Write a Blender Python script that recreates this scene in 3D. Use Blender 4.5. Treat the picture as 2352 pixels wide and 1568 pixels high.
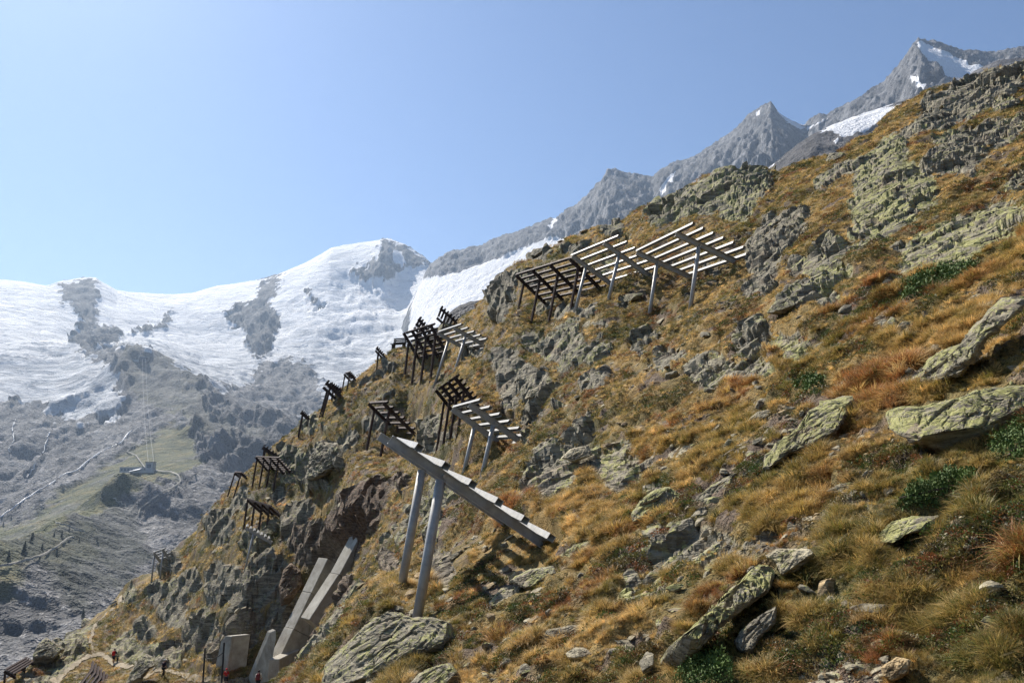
import bpy, bmesh, math, random
import numpy as np
from mathutils import Vector, Matrix, Euler
D = bpy.data
for _o in list(D.objects): D.objects.remove(_o, do_unlink=True)
SC = bpy.context.scene
COL = SC.collection
rng = np.random.default_rng(7); random.seed(7)

# ------------------------------------------------------------------ camera, sky, sun, exposure
W, H, F = 2352.0, 1568.0, 1700.0          # working picture size and focal length in its pixels
PITCH = math.radians(9.9)
cam = D.cameras.new('camera'); cam.sensor_width = 36.0; cam.lens = 36.0 * F / W
cam.clip_start = 0.05; cam.clip_end = 60000.0
camo = D.objects.new('camera', cam); COL.objects.link(camo)
camo.location = (0, 0, 0); camo.rotation_euler = (math.pi / 2 + PITCH, 0, 0)
SC.camera = camo
SUN_AZ, SUN_EL = math.radians(-40.0), math.radians(45.0)   # azimuth from +Y, positive to the right
sdir = Vector((math.sin(SUN_AZ) * math.cos(SUN_EL), math.cos(SUN_AZ) * math.cos(SUN_EL), math.sin(SUN_EL)))
world = D.worlds.new('World'); SC.world = world; world.use_nodes = True
wn = world.node_tree; wn.nodes.clear()
sky = wn.nodes.new('ShaderNodeTexSky'); sky.sky_type = 'NISHITA'; sky.sun_disc = False
sky.sun_elevation = SUN_EL; sky.sun_rotation = SUN_AZ; sky.altitude = 2400.0
sky.air_density = 1.5; sky.dust_density = 4.6; sky.ozone_density = 7.0
bg = wn.nodes.new('ShaderNodeBackground'); bg.inputs['Strength'].default_value = 0.062
wo = wn.nodes.new('ShaderNodeOutputWorld')
wb = wn.nodes.new('ShaderNodeMix'); wb.data_type = 'RGBA'; wb.blend_type = 'MULTIPLY'; wb.inputs[0].default_value = 1; wb.inputs[7].default_value = (.85, .95, 1.05, 1)   # the camera's white balance
wn.links.new(sky.outputs[0], wb.inputs[6]); wn.links.new(wb.outputs[2], bg.inputs[0]); wn.links.new(bg.outputs[0], wo.inputs[0])
sun = D.lights.new('sun', 'SUN'); sun.energy = 5.0; sun.angle = math.radians(0.53); sun.color = (1.0, 0.94, 0.86)
suno = D.objects.new('sun', sun); COL.objects.link(suno)
suno.rotation_euler = (-sdir).to_track_quat('-Z', 'Y').to_euler()
suno.location = (0, 0, 60)
SC.view_settings.view_transform = 'Standard'; SC.view_settings.look = 'None'
SC.view_settings.exposure = 0.78; SC.view_settings.gamma = 1.0
SC.render.engine = 'CYCLES'
SC.cycles.use_denoising = True; SC.cycles.denoiser = 'OPENIMAGEDENOISE'; SC.cycles.denoising_input_passes = 'RGB_ALBEDO_NORMAL'; SC.cycles.denoising_prefilter = 'NONE'
SC.cycles.use_adaptive_sampling = True; SC.cycles.adaptive_threshold = .018; SC.cycles.adaptive_min_samples = 12
SC.cycles.max_bounces = 4; SC.cycles.diffuse_bounces = 2; SC.cycles.glossy_bounces = 1; SC.cycles.transmission_bounces = 2
SC.cycles.transparent_max_bounces = 4; SC.cycles.volume_bounces = 0
SC.cycles.caustics_reflective = False; SC.cycles.caustics_refractive = False

# ------------------------------------------------------------------ camera geometry helpers
CP, SP = math.cos(PITCH), math.sin(PITCH)
def ray(X, Y):
    dx = (np.asarray(X, float) - W / 2) / F; dy = (H / 2 - np.asarray(Y, float)) / F
    return np.stack([dx, CP - dy * SP, SP + dy * CP], -1)
def at(X, Y, R):
    "point at horizontal range R seen in direction (X, Y)"
    d = ray(X, Y); h = np.hypot(d[..., 0], d[..., 1])
    return d * (np.asarray(R, float) / h)[..., None]
def az_t(X, Y):
    d = ray(X, Y); return np.arctan2(d[..., 0], d[..., 1]), d[..., 2] / np.hypot(d[..., 0], d[..., 1])
def proj(P):
    P = np.asarray(P, float)
    f = P[..., 1] * CP + P[..., 2] * SP; u = -P[..., 1] * SP + P[..., 2] * CP
    f = np.where(f < 1e-3, 1e-3, f)
    return W / 2 + F * P[..., 0] / f, H / 2 - F * u / f

# ------------------------------------------------------------------ noise
_G = np.array([[1,1,0],[-1,1,0],[1,-1,0],[-1,-1,0],[1,0,1],[-1,0,1],[1,0,-1],[-1,0,-1],
               [0,1,1],[0,-1,1],[0,1,-1],[0,-1,-1],[1,1,0],[-1,1,0],[0,-1,1],[0,-1,-1]], np.float32)
def _h(ix, iy, iz, s):
    n = (ix.astype(np.uint32) * np.uint32(374761393) + iy.astype(np.uint32) * np.uint32(668265263)
         + iz.astype(np.uint32) * np.uint32(2147483647) + np.uint32((s * 974634777) & 0xffffffff))
    n = (n ^ (n >> np.uint32(13))) * np.uint32(1274126177)
    n = (n ^ (n >> np.uint32(16))) * np.uint32(2246822519)
    return n ^ (n >> np.uint32(15))
def perlin(P, s=0):
    P = np.asarray(P, np.float32); i = np.floor(P).astype(np.int64); f = P - i
    w = f * f * f * (f * (f * 6 - 15) + 10); out = 0
    for a in (0, 1):
        wx = w[..., 0] if a else 1 - w[..., 0]
        for b in (0, 1):
            wy = w[..., 1] if b else 1 - w[..., 1]
            for c in (0, 1):
                wz = w[..., 2] if c else 1 - w[..., 2]
                g = _G[_h(i[..., 0] + a, i[..., 1] + b, i[..., 2] + c, s) & np.uint32(15)]
                out = out + wx * wy * wz * (g[..., 0] * (f[..., 0] - a) + g[..., 1] * (f[..., 1] - b) + g[..., 2] * (f[..., 2] - c))
    return out
def fbm(P, s=0, o=4, gain=.5, lac=2.03):
    P = np.asarray(P, np.float32); a = 1.; t = 0
    for k in range(o):
        t = t + a * perlin(P, s + k * 17); P = P * lac + 3.17; a *= gain
    return t
def ridged(P, s=0, o=4, gain=.5, lac=2.1):
    P = np.asarray(P, np.float32); a = 1.; t = 0
    for k in range(o):
        t = t + a * (1 - 2.2 * np.abs(perlin(P, s + k * 13))); P = P * lac + 1.7; a *= gain
    return t
def _u(h): return h.astype(np.float32) / np.float32(4294967295.)
def cells(P, s=0):
    """blocky relief: every Voronoi cell is a tilted facet; returns height (about -0.5..0.5), edge distance, cell value"""
    P = np.asarray(P, np.float32); i = np.floor(P).astype(np.int64)
    d1 = np.full(P.shape[:-1], 9., np.float32); d2 = d1.copy(); hh = np.zeros_like(d1); cv = np.zeros_like(d1)
    for a in (-1, 0, 1):
        for b in (-1, 0, 1):
            for c in (-1, 0, 1):
                x, y, z = i[..., 0] + a, i[..., 1] + b, i[..., 2] + c
                q = [_u(_h(x, y, z, s + k)) for k in (1, 2, 3, 4, 5, 6)]
                dx = P[..., 0] - (x + q[0]); dy = P[..., 1] - (y + q[1]); dz = P[..., 2] - (z + q[2])
                d = dx * dx + dy * dy + dz * dz
                hgt = (q[3] - .5) + (q[4] - .5) * 1.5 * dx + (q[5] - .5) * 1.5 * dy
                near = d < d1
                d2 = np.where(near, d1, np.minimum(d2, d))
                hh = np.where(near, hgt, hh); cv = np.where(near, q[4], cv); d1 = np.where(near, d, d1)
    return hh, np.sqrt(d2) - np.sqrt(d1), cv
def sstep(a, b, x):
    t = np.clip((x - a) / (b - a), 0, 1); return t * t * (3 - 2 * t)
def in_poly(X, Y, poly):
    "signed-ish distance: positive inside, in pixels"
    p = np.asarray(poly, float); q = np.roll(p, -1, 0)
    ins = np.zeros(X.shape, bool); dm = np.full(X.shape, 1e9)
    for (x0, y0), (x1, y1) in zip(p, q):
        if y0 != y1:
            c = ((y0 > Y) != (y1 > Y)) & (X < (x1 - x0) * (Y - y0) / (y1 - y0) + x0); ins ^= c
        ex, ey = x1 - x0, y1 - y0; L = ex * ex + ey * ey + 1e-9
        t = np.clip(((X - x0) * ex + (Y - y0) * ey) / L, 0, 1)
        dm = np.minimum(dm, np.hypot(X - x0 - t * ex, Y - y0 - t * ey))
    return np.where(ins, dm, -dm)

# ------------------------------------------------------------------ object helpers
def tag(o, label=None, cat=None, group=None, kind=None):
    if label: o['label'] = label
    if cat: o['category'] = cat
    if group: o['group'] = group
    if kind: o['kind'] = kind
    return o
def link(name, data, parent=None, loc=None, mat=None):
    o = D.objects.new(name, data); COL.objects.link(o)
    if parent is not None: o.parent = parent
    if loc is not None: o.location = loc
    if mat is not None and data is not None:
        if not data.materials: data.materials.append(mat)
    return o
def mesh_np(name, V, Fq, smooth=True):
    V = np.asarray(V, np.float32).reshape(-1, 3); Fq = np.asarray(Fq, np.int32); k = Fq.shape[1]
    me = D.meshes.new(name); me.vertices.add(len(V)); me.vertices.foreach_set('co', V.ravel())
    me.loops.add(Fq.size); me.loops.foreach_set('vertex_index', Fq.ravel())
    me.polygons.add(len(Fq)); me.polygons.foreach_set('loop_start', np.arange(0, Fq.size, k, dtype=np.int32))
    me.polygons.foreach_set('loop_total', np.full(len(Fq), k, np.int32))
    if smooth: me.polygons.foreach_set('use_smooth', np.ones(len(Fq), bool))
    me.update(calc_edges=True); return me
def grid_faces(nr, nc):
    i = np.arange((nr - 1) * nc).reshape(nr - 1, nc)[:, :-1].ravel()
    return np.stack([i, i + 1, i + nc + 1, i + nc], 1)
def attr(me, name, v):
    a = me.attributes.new(name, 'FLOAT', 'POINT'); a.data.foreach_set('value', np.asarray(v, np.float32).ravel())

# ------------------------------------------------------------------ node helper
class NT:
    def __init__(s, name):
        s.m = D.materials.new(name); s.m.use_nodes = True; s.t = s.m.node_tree; s.t.nodes.clear()
        s.out = s.t.nodes.new('ShaderNodeOutputMaterial'); s.b = s.t.nodes.new('ShaderNodeBsdfPrincipled')
        s.t.links.new(s.b.outputs[0], s.out.inputs[0])
        s.b.inputs['Roughness'].default_value = .85
        try: s.b.inputs['Specular IOR Level'].default_value = .3
        except Exception: pass
    def new(s, ty, **k):
        n = s.t.nodes.new(ty)
        for a, v in k.items():
            setattr(n, a, v)
        return n
    def put(s, sock, v):
        if hasattr(v, 'is_output') or isinstance(v, bpy.types.NodeSocket): s.t.links.new(v, sock)
        else: sock.default_value = v
    def col(s, c): return (c[0], c[1], c[2], 1)
    def pos(s): return s.new('ShaderNodeNewGeometry').outputs['Position']
    def obj(s): return s.new('ShaderNodeTexCoord').outputs['Object']
    def attr(s, n, ty='GEOMETRY'): return s.new('ShaderNodeAttribute', attribute_name=n, attribute_type=ty)
    def mapping(s, v, sc=(1, 1, 1), rot=(0, 0, 0), loc=(0, 0, 0)):
        n = s.new('ShaderNodeMapping'); s.put(n.inputs[0], v); n.inputs['Scale'].default_value = sc
        n.inputs['Rotation'].default_value = rot; n.inputs['Location'].default_value = loc; return n.outputs[0]
    def noise(s, v, scale, detail=4, rough=.55, dist=0):
        n = s.new('ShaderNodeTexNoise'); s.put(n.inputs['Vector'], v); n.inputs['Scale'].default_value = scale
        n.inputs['Detail'].default_value = detail; n.inputs['Roughness'].default_value = rough
        n.inputs['Distortion'].default_value = dist; return n.outputs['Fac']
    def voro(s, v, scale, feat='F1', out='Distance'):
        n = s.new('ShaderNodeTexVoronoi', feature=feat); s.put(n.inputs['Vector'], v); n.inputs['Scale'].default_value = scale
        return n.outputs[out]
    def ramp(s, f, stops, interp='LINEAR'):
        n = s.new('ShaderNodeValToRGB'); s.put(n.inputs[0], f); e = n.color_ramp.elements
        n.color_ramp.interpolation = interp
        while len(e) < len(stops): e.new(.5)
        for k, (p, c) in enumerate(stops):
            e[k].position = p; e[k].color = (c, c, c, 1) if isinstance(c, (int, float)) else s.col(c)
        return n.outputs[0]
    def mix(s, f, a, b, mode='MIX'):
        n = s.new('ShaderNodeMix', data_type='RGBA', blend_type=mode)
        s.put(n.inputs[0], f)
        for k, v in ((6, a), (7, b)): s.put(n.inputs[k], s.col(v) if isinstance(v, tuple) else v)
        return n.outputs[2]
    def math(s, op, a, b=0., clamp=False):
        n = s.new('ShaderNodeMath', operation=op, use_clamp=clamp); s.put(n.inputs[0], a); s.put(n.inputs[1], b); return n.outputs[0]
    def mapr(s, v, a, b, c=0., d=1.):
        n = s.new('ShaderNodeMapRange'); s.put(n.inputs[0], v)
        for k, x in enumerate((a, b, c, d)): n.inputs[k + 1].default_value = x
        return n.outputs[0]
    def normz(s):
        n = s.new('ShaderNodeSeparateXYZ'); s.put(n.inputs[0], s.new('ShaderNodeNewGeometry').outputs['Normal']); return n.outputs[2]
    def bump(s, h, strength=.5, dist=.1, prev=None):
        n = s.new('ShaderNodeBump'); s.put(n.inputs['Height'], h); n.inputs['Strength'].default_value = strength
        n.inputs['Distance'].default_value = dist
        if prev is not None: s.put(n.inputs['Normal'], prev)
        return n.outputs[0]
    def done(s, color, normal=None, rough=None, metal=None):
        s.put(s.b.inputs['Base Color'], s.col(color) if isinstance(color, tuple) else color)
        if normal is not None: s.put(s.b.inputs['Normal'], normal)
        if rough is not None: s.put(s.b.inputs['Roughness'], rough)
        if metal is not None: s.put(s.b.inputs['Metallic'], metal)
        return s.m

# strata orientation: schist layers run down the hill to the left
STRATA_ROT = (0.15, math.radians(38), 0.2)

def rock_color(n, p, lich=.5, brown=None, tint=(1, 1, 1), size=1.0):
    tint = (tint[0] * 1.08, tint[1] * .99, tint[2] * .77)
    "grey schist with yellow-green lichen; lich may be a socket"
    ps = n.mapping(p, sc=(.35, 1.0, 2.6), rot=STRATA_ROT)
    n1 = n.noise(p, 1.1 / size, 3, .65)
    n2 = n.noise(ps, 3.2 / size, 5, .74)
    c = n.ramp(n2, [(.33, (.045 * tint[0], .038 * tint[1], .034 * tint[2])), (.46, (.155 * tint[0], .146 * tint[1], .126 * tint[2])),
                    (.56, (.265 * tint[0], .252 * tint[1], .220 * tint[2])), (.70, (.36 * tint[0], .345 * tint[1], .31 * tint[2]))])
    c = n.mix(n.mapr(n1, .4, .75, 0, .5), c, (.13 * tint[0], .125 * tint[1], .12 * tint[2]))
    rust = n.mapr(n.noise(p, .8 / size, 2, .6), .58, .75, 0, .55)
    c = n.mix(rust, c, (.235, .155, .095))
    if brown is not None:
        bc = n.ramp(n2, [(.33, (.040, .027, .018)), (.5, (.115, .072, .042)), (.7, (.27, .18, .11))])
        c = n.mix(brown, c, bc)
    lm = n.math('ADD', n.math('MULTIPLY', n.noise(p, 2.6 / size, 5, .78), .86), n.math('MULTIPLY', n.voro(p, 16 / size), .16))
    up = n.mapr(n.normz(), -.1, .55, 0, 1)
    if isinstance(lich, (int, float)):
        thr = n.mapr(lm, .62 - .22 * lich, .70 - .22 * lich, 0, 1)
        lf = n.math('MULTIPLY', thr, up)
    else:
        thr = n.mapr(n.math('ADD', lm, n.math('MULTIPLY', lich, .24)), .62, .70, 0, 1)
        lf = n.math('MULTIPLY', thr, up)
    lc = n.ramp(n.noise(p, 9 / size, 2, .6), [(.3, (.19, .185, .060)), (.55, (.34, .325, .105)), (.75, (.45, .425, .20))])
    c = n.mix(n.math('MULTIPLY', lf, .85), c, lc)
    sp = n.mapr(n.noise(p, 14 / size, 2, .6), .62, .70, 0, .8)
    c = n.mix(sp, c, (.035, .035, .033))
    hgt = n.math('ADD', n.math('MULTIPLY', n2, 1.2), n.math('MULTIPLY', n.noise(p, 9 / size, 3, .7), .5))
    crk = n.mapr(n.voro(n.mapping(p, sc=(.5, 1.2, 2.2), rot=STRATA_ROT), 1.6 / size, 'DISTANCE_TO_EDGE'), 0, .06, 0, 1)
    hgt = n.math('ADD', hgt, n.math('MULTIPLY', crk, .35))
    return c, hgt
# ------------------------------------------------------------------ where the snow bridges stand (solved from sight lines, in metres)
# key: near rafter top (x, y, range), far rafter top, near rafter foot, near post base, post attachment, rafters, bars, overhang near/far, section scale, metal
BR = {
 'A':  ((896, 1009, 12.2), (871, 1001, 14.5), (1244, 1246), (960, 1415), .655, 2, 6, .55, .5, 1.0, 'zinc'),
 'B':  ((1078, 929, 33.0), (1039, 939, 36.5), (1215, 1028), (1105, 1105), .577, 2, 7, 1.3, .6, 1.25, 'zinc'),
 'C':  ((1044, 866, 40.0), (1001, 896, 46.0), (1086, 918), (1041, 1064), .42, 4, 6, .3, .3, 1.1, 'rust'),
 'D':  ((880, 925, 86.0), (846, 927, 90.0), (958, 1002), (875, 1043), .80, 2, 7, .6, .3, 2.0, 'rust'),
 'E1': ((1552, 537, 34.0), (1462, 580, 38.5), (1694, 603), (1586, 710), .617, 2, 7, 1.55, .35, 1.2, 'zinc'),
 'E2': ((1387, 558, 42.0), (1314, 588, 46.0), (1484, 628), (1399, 684), .63, 2, 6, 1.5, .5, 1.2, 'zinc'),
 'F':  ((1308, 594, 48.0), (1185, 632, 56.0), (1380, 665), (1314, 694), .70, 4, 7, .5, .4, 1.25, 'rust'),
 'G':  ((1043, 753, 66.0), (1006, 765, 73.0), (1132, 804), (1044, 857), .685, 2, 7, 2.1, .6, 1.6, 'zinc'),
 'H':  ((988, 746, 90.0), (927, 765, 99.0), (1026, 811), (992, 849), .62, 4, 7, .6, .4, 2.05, 'rust'),
 'H2': ((961, 732, 98.0), (951, 752, 108.0), (986, 764), (957, 806), .55, 3, 6, .4, .4, 2.0, 'rust'),
 'I':  ((1011, 708, 97.0), (1003, 730, 107.0), (1047, 739), (1017, 757), .60, 2, 6, .4, .4, 1.9, 'rust'),
 'J':  ((864, 799, 105.0), (862, 805, 110.0), (879, 815), (868, 829), .5, 2, 5, .3, .3, 1.5, 'rust'),
 'K1': ((749, 879, 104.0), (742, 889, 111.0), (778, 906), (748, 930), .62, 2, 6, .4, .4, 2.3, 'rust'),
 'K2': ((761, 881, 111.0), (759, 884, 116.0), (784, 897), (765, 908), .66, 3, 6, .3, .3, 1.5, 'rust'),
 'L':  ((801, 856, 107.0), (790, 859, 112.0), (813, 869), (799, 886), .72, 2, 5, .3, .3, 1.5, 'rust'),
 'M':  ((692, 946, 107.0), (690, 948, 112.0), (706, 958), (692, 976), .62, 2, 5, .3, .3, 1.5, 'rust'),
 'N1': ((604, 1026, 113.0), (602, 1028, 118.0), (637, 1050), (605, 1062), .80, 2, 6, .4, .4, 2.0, 'rust'),
 'N2': ((636, 1052, 104.0), (587, 1050, 110.0), (668, 1088), (630, 1115), .86, 4, 8, .4, .3, 1.4, 'rust'),
 'O':  ((552, 1087, 114.0), (538, 1086, 118.0), (562, 1095), (545, 1116), .80, 2, 4, .3, .2, 1.4, 'rust'),
 'P1': ((617, 1163, 96.0), (567, 1148, 99.0), (648, 1191), (611, 1226), .92, 4, 8, .3, .3, 1.3, 'rust'),
 'P2': ((563, 1217, 90.0), (564, 1207, 93.0), (617, 1247), (567, 1297), .62, 1, 7, .3, 1.2, 1.5, 'zinc'),
 'Q':  ((373, 1262, 124.0), (353, 1269, 127.0), (386, 1280), (371, 1306), .75, 2, 4, .5, .4, 1.5, 'zinc'),
 'S':  ((9, 1541, 102.0), (56, 1514, 112.0), (27, 1551), (11, 1566), .75, 3, 4, .4, .4, 1.5, 'rust'),
}
def hit_plane(X, Y, p, nrm):
    d = ray(X, Y); k = np.dot(p, nrm) / np.dot(d, nrm); return d * k
BG = {}
for k, (tn, tf, ft, pb, fr, nr_, nb, o0, o1, ss, mt) in BR.items():
    T0 = at(*tn); T1 = at(*tf); c = T1 - T0; ch = np.array([c[0], c[1], 0.]); ch /= np.linalg.norm(ch)
    FT = hit_plane(*ft, T0, ch); PB = hit_plane(*pb, T0, ch)
    BG[k] = dict(T0=T0, c=c, F=FT, P=PB, att=FT + (T0 - FT) * fr)

# ------------------------------------------------------------------ smooth terrain surfaces through sighted points
def tps(pts, vals, lam=1e-4):
    n = len(pts); d = np.linalg.norm(pts[:, None] - pts[None], axis=2)
    K = np.where(d > 0, d * d * np.log(d + 1e-12), 0) + lam * np.eye(n)
    Pm = np.c_[np.ones(n), pts]; A = np.zeros((n + 3, n + 3)); A[:n, :n] = K; A[:n, n:] = Pm; A[n:, :n] = Pm.T
    w = np.linalg.solve(A, np.r_[vals, 0, 0, 0])
    def f(q):
        out = np.empty(len(q))
        for s in range(0, len(q), 40000):
            qq = q[s:s + 40000]; dd = ((qq[:, None] - pts[None]) ** 2).sum(2)
            out[s:s + 40000] = (.5 * dd * np.log(dd + 1e-20)) @ w[:n] + w[n] + qq @ w[n + 1:]
        return out
    return f
LS = .38
class Polar:
    "height field on rings about the place where the picture was taken: tan(elevation) as a smooth function of bearing and log range"
    def __init__(s, ctrl, az0, az1, na, r0, r1, nr, sky=None, lam=1e-4, near=None, drop=True, coarse=None):
        P = np.array(ctrl, float); az, t = az_t(P[:, 0], P[:, 1]); lr = np.log(P[:, 2])
        pts = np.c_[az, lr * LS]; vals = t
        if sky is not None:
            S = np.array(sky, float); sa, st = az_t(S[:, 0], S[:, 1]); sl = np.log(S[:, 2])
            s.sa, s.st, s.sl = sa, st, sl
            dn = [(.0, .0), (.14, -.02), (.35, -.075), (.7, -.16), (1.1, -.22)] if drop else [(0., 0.)]
            for dl, dt in dn:
                pts = np.r_[pts, np.c_[sa, (sl + dl) * LS]]; vals = np.r_[vals, st + dt]
        if near is not None:
            N_ = np.array(near, float); pts = np.r_[pts, np.c_[np.radians(N_[:, 0]), np.log(N_[:, 1]) * LS]]
            vals = np.r_[vals, N_[:, 2] / N_[:, 1]]
        f = tps(pts, vals, lam)
        s.az = np.linspace(math.radians(az0), math.radians(az1), na) if coarse is None else np.radians(np.concatenate([np.linspace(coarse[0], az0, 28, endpoint=False), np.linspace(az0, az1, na), np.linspace(az1, coarse[1], 71)[1:]])); na = len(s.az); s.lr = np.linspace(math.log(r0), math.log(r1), nr)
        ca = np.linspace(s.az[0], s.az[-1], 121 if coarse is None else 201); cl = np.linspace(s.lr[0], s.lr[-1], 161)
        A, L = np.meshgrid(ca, cl); T = f(np.c_[A.ravel(), L.ravel() * LS]).reshape(A.shape)
        T = s.bil(ca, cl, T, s.az, s.lr)
        if sky is not None:     # the skyline the eye sees is met exactly
            o = np.argsort(sa); want = np.interp(s.az, sa[o], st[o]); rs = np.interp(s.az, sa[o], sl[o])
            for _ in range(3):
                wgt = np.exp(-((s.lr[:, None] - rs[None]) / .5) ** 2)
                m = np.where(np.abs(s.lr[:, None] - rs[None]) < 1.2, T, -9).max(0)
                T = T + wgt * (want - m)[None]
        s.T = T
        R = np.exp(s.lr)[:, None] * np.ones((1, na)); s.R = R
        s.P = np.stack([R * np.sin(s.az)[None], R * np.cos(s.az)[None], R * T], -1)
    @staticmethod
    def bil(ca, cl, T, az, lr):
        x = np.interp(az, ca, np.arange(len(ca))); y = np.interp(lr, cl, np.arange(len(cl)))
        x0 = np.minimum(x.astype(int), len(ca) - 2); y0 = np.minimum(y.astype(int), len(cl) - 2)
        fx = (x - x0)[None]; fy = (y - y0)[:, None]
        g = lambda a, b: T[np.ix_(y0 + a, x0 + b)]
        return (g(0, 0) * (1 - fx) + g(0, 1) * fx) * (1 - fy) + (g(1, 0) * (1 - fx) + g(1, 1) * fx) * fy
    def normals(s, P=None):
        P = s.P if P is None else P
        n = np.cross(np.gradient(P, axis=1), np.gradient(P, axis=0)); n /= np.linalg.norm(n, axis=2, keepdims=True) + 1e-12
        n *= np.sign(n[..., 2:3] + 1e-9); return n

# ---- near hillside: sighted points (x, y, range)
HC = [(2352,1568,3.8),(2352,1300,4.7),(2352,1060,6.2),(2352,880,7.8),(2352,700,10.5),(2352,600,13.5),(2352,500,18),(2352,400,25),(2352,250,42),
 (2060,1568,4.0),(2060,1300,5.2),(2060,1050,7.2),(2060,880,9.6),(2060,700,14),(2060,560,21),(2060,400,33),(2060,300,46),
 (1764,1568,4.4),(1764,1300,6.2),(1764,1100,8.6),(1764,950,12),(1764,800,17),(1764,650,26),(1764,500,40),
 (1500,1568,5.0),(1500,1400,6.7),(1500,1250,8.8),(1500,1100,12.5),(1500,950,18),(1500,820,25.5),(1500,560,48),
 (1250,1568,6.0),(1250,1400,8.4),(1250,1150,14.5),(1250,1080,21),(1250,950,31),(1250,850,40),(1250,760,49),(1250,660,60),
 (1100,1568,7.2),(1100,1400,10.2),(1100,1250,14.5),(1060,1160,22),(1100,940,44),(1100,800,62),
 (960,1568,8.2),(940,1330,19),(940,1250,29),(930,1130,54),(960,1060,68),(900,950,93),(960,830,99),
 (850,1568,9.2),(860,1400,15),(800,1500,13.5),(800,1430,21),(800,1350,50),(800,1270,74),(800,1140,80),(800,1050,88),(800,960,98),
 (700,1568,52),(700,1480,75),(735,1310,85),(735,1200,87),(735,1080,95),(735,1000,101),
 (600,1568,82),(600,1500,84),(600,1400,88),(600,1300,93),(600,1180,102),
 (450,1568,85),(450,1500,93),(450,1400,103),(450,1300,113),(380,1540,90),(380,1440,105),
 (300,1568,90),(260,1523,112),(300,1450,119),(265,1440,124),(200,1568,100),(200,1510,112),(150,1540,108),(90,1568,102),(120,1520,112)]
HS = [(-1600,2462,80),(-500,1700,90),(-250,1640,98),(-100,1600,104),(0,1572,108),(60,1535,114),(80,1505,117),(120,1478,122),(160,1455,126),(190,1440,130),(215,1420,134),(250,1392,140),(280,1360,138),(310,1330,132),
 (370,1300,130),(410,1255,128),(455,1215,126),(490,1165,124),(530,1125,122),(570,1085,122),(610,1048,120),(650,1010,116),(700,968,114),(745,935,113),
 (790,893,112),(830,865,111),(870,830,109),(905,803,108),(940,795,108),(985,770,107),(1040,740,104),(1080,718,101),(1110,690,96),(1140,640,86),(1175,610,80),(1220,583,74),(1300,550,70),
 (1370,520,68),(1440,502,66),(1500,460,65),(1560,440,64),(1620,405,60),(1670,380,58),(1730,380,58),(1780,393,60),(1850,370,62),(1930,350,62),(1975,318,60),(2010,310,58),(2050,255,58),(2110,220,60),
 (2180,190,62),(2250,165,64),(2320,148,65),(2400,130,66),(2520,100,66),(2650,70,66),(2800,40,66),(4200,-970,62),(8400,-3527,60)]
NEAR = [(-50,1.2,-1.75),(-30,1.2,-1.7),(0,1.2,-1.62),(30,1.2,-1.5),(50,1.2,-1.4),(-50,3,-2.6),(-30,3,-2.25),(-10,3,-1.9),(10,3,-1.5),(25,3,-1.1),(50,3,-.2),(50,5,.5),(50,10,3.2),(50,25,11.5),(50,50,27),
 (-50,8,-6),(-35,8,-4.4),(-22,8,-3.1),(-50,20,-14),(-35,20,-11),(-25,20,-8.8),(-50,50,-30),(-36,50,-24),(-28,50,-19.5),(-22,45,-16.0),(-40,90,-36),(-50,90,-44),(-62,3,-2.9),(-62,12,-9.5),(-62,40,-28),(70,1.1,-1.1),(84,1.1,-1.0),(70,3,.25),(84,3,.5),(70,6,2.3),(84,6,2.7),(70,12,6.6),(84,12,7.0),(70,30,19),(84,30,19.5)]
for k, g in BG.items():
    if k in ('I', 'H2', 'J', 'K2', 'L', 'M', 'N1', 'O', 'Q', 'S', 'K1'): continue
    for p in (g['F'], g['P'], g['F'] + g['c'] * .8, g['P'] + g['c']):
        X, Y = proj(p); HC.append((float(X), float(Y), float(math.hypot(p[0], p[1]))))
hill = Polar(HC, -39, 41, 770, 1.1, 260, 920, sky=HS, near=NEAR, lam=2e-4, coarse=(-62, 84))

HP = hill.P; HX, HY = proj(HP); HR = hill.R; HN = hill.normals()
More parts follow.
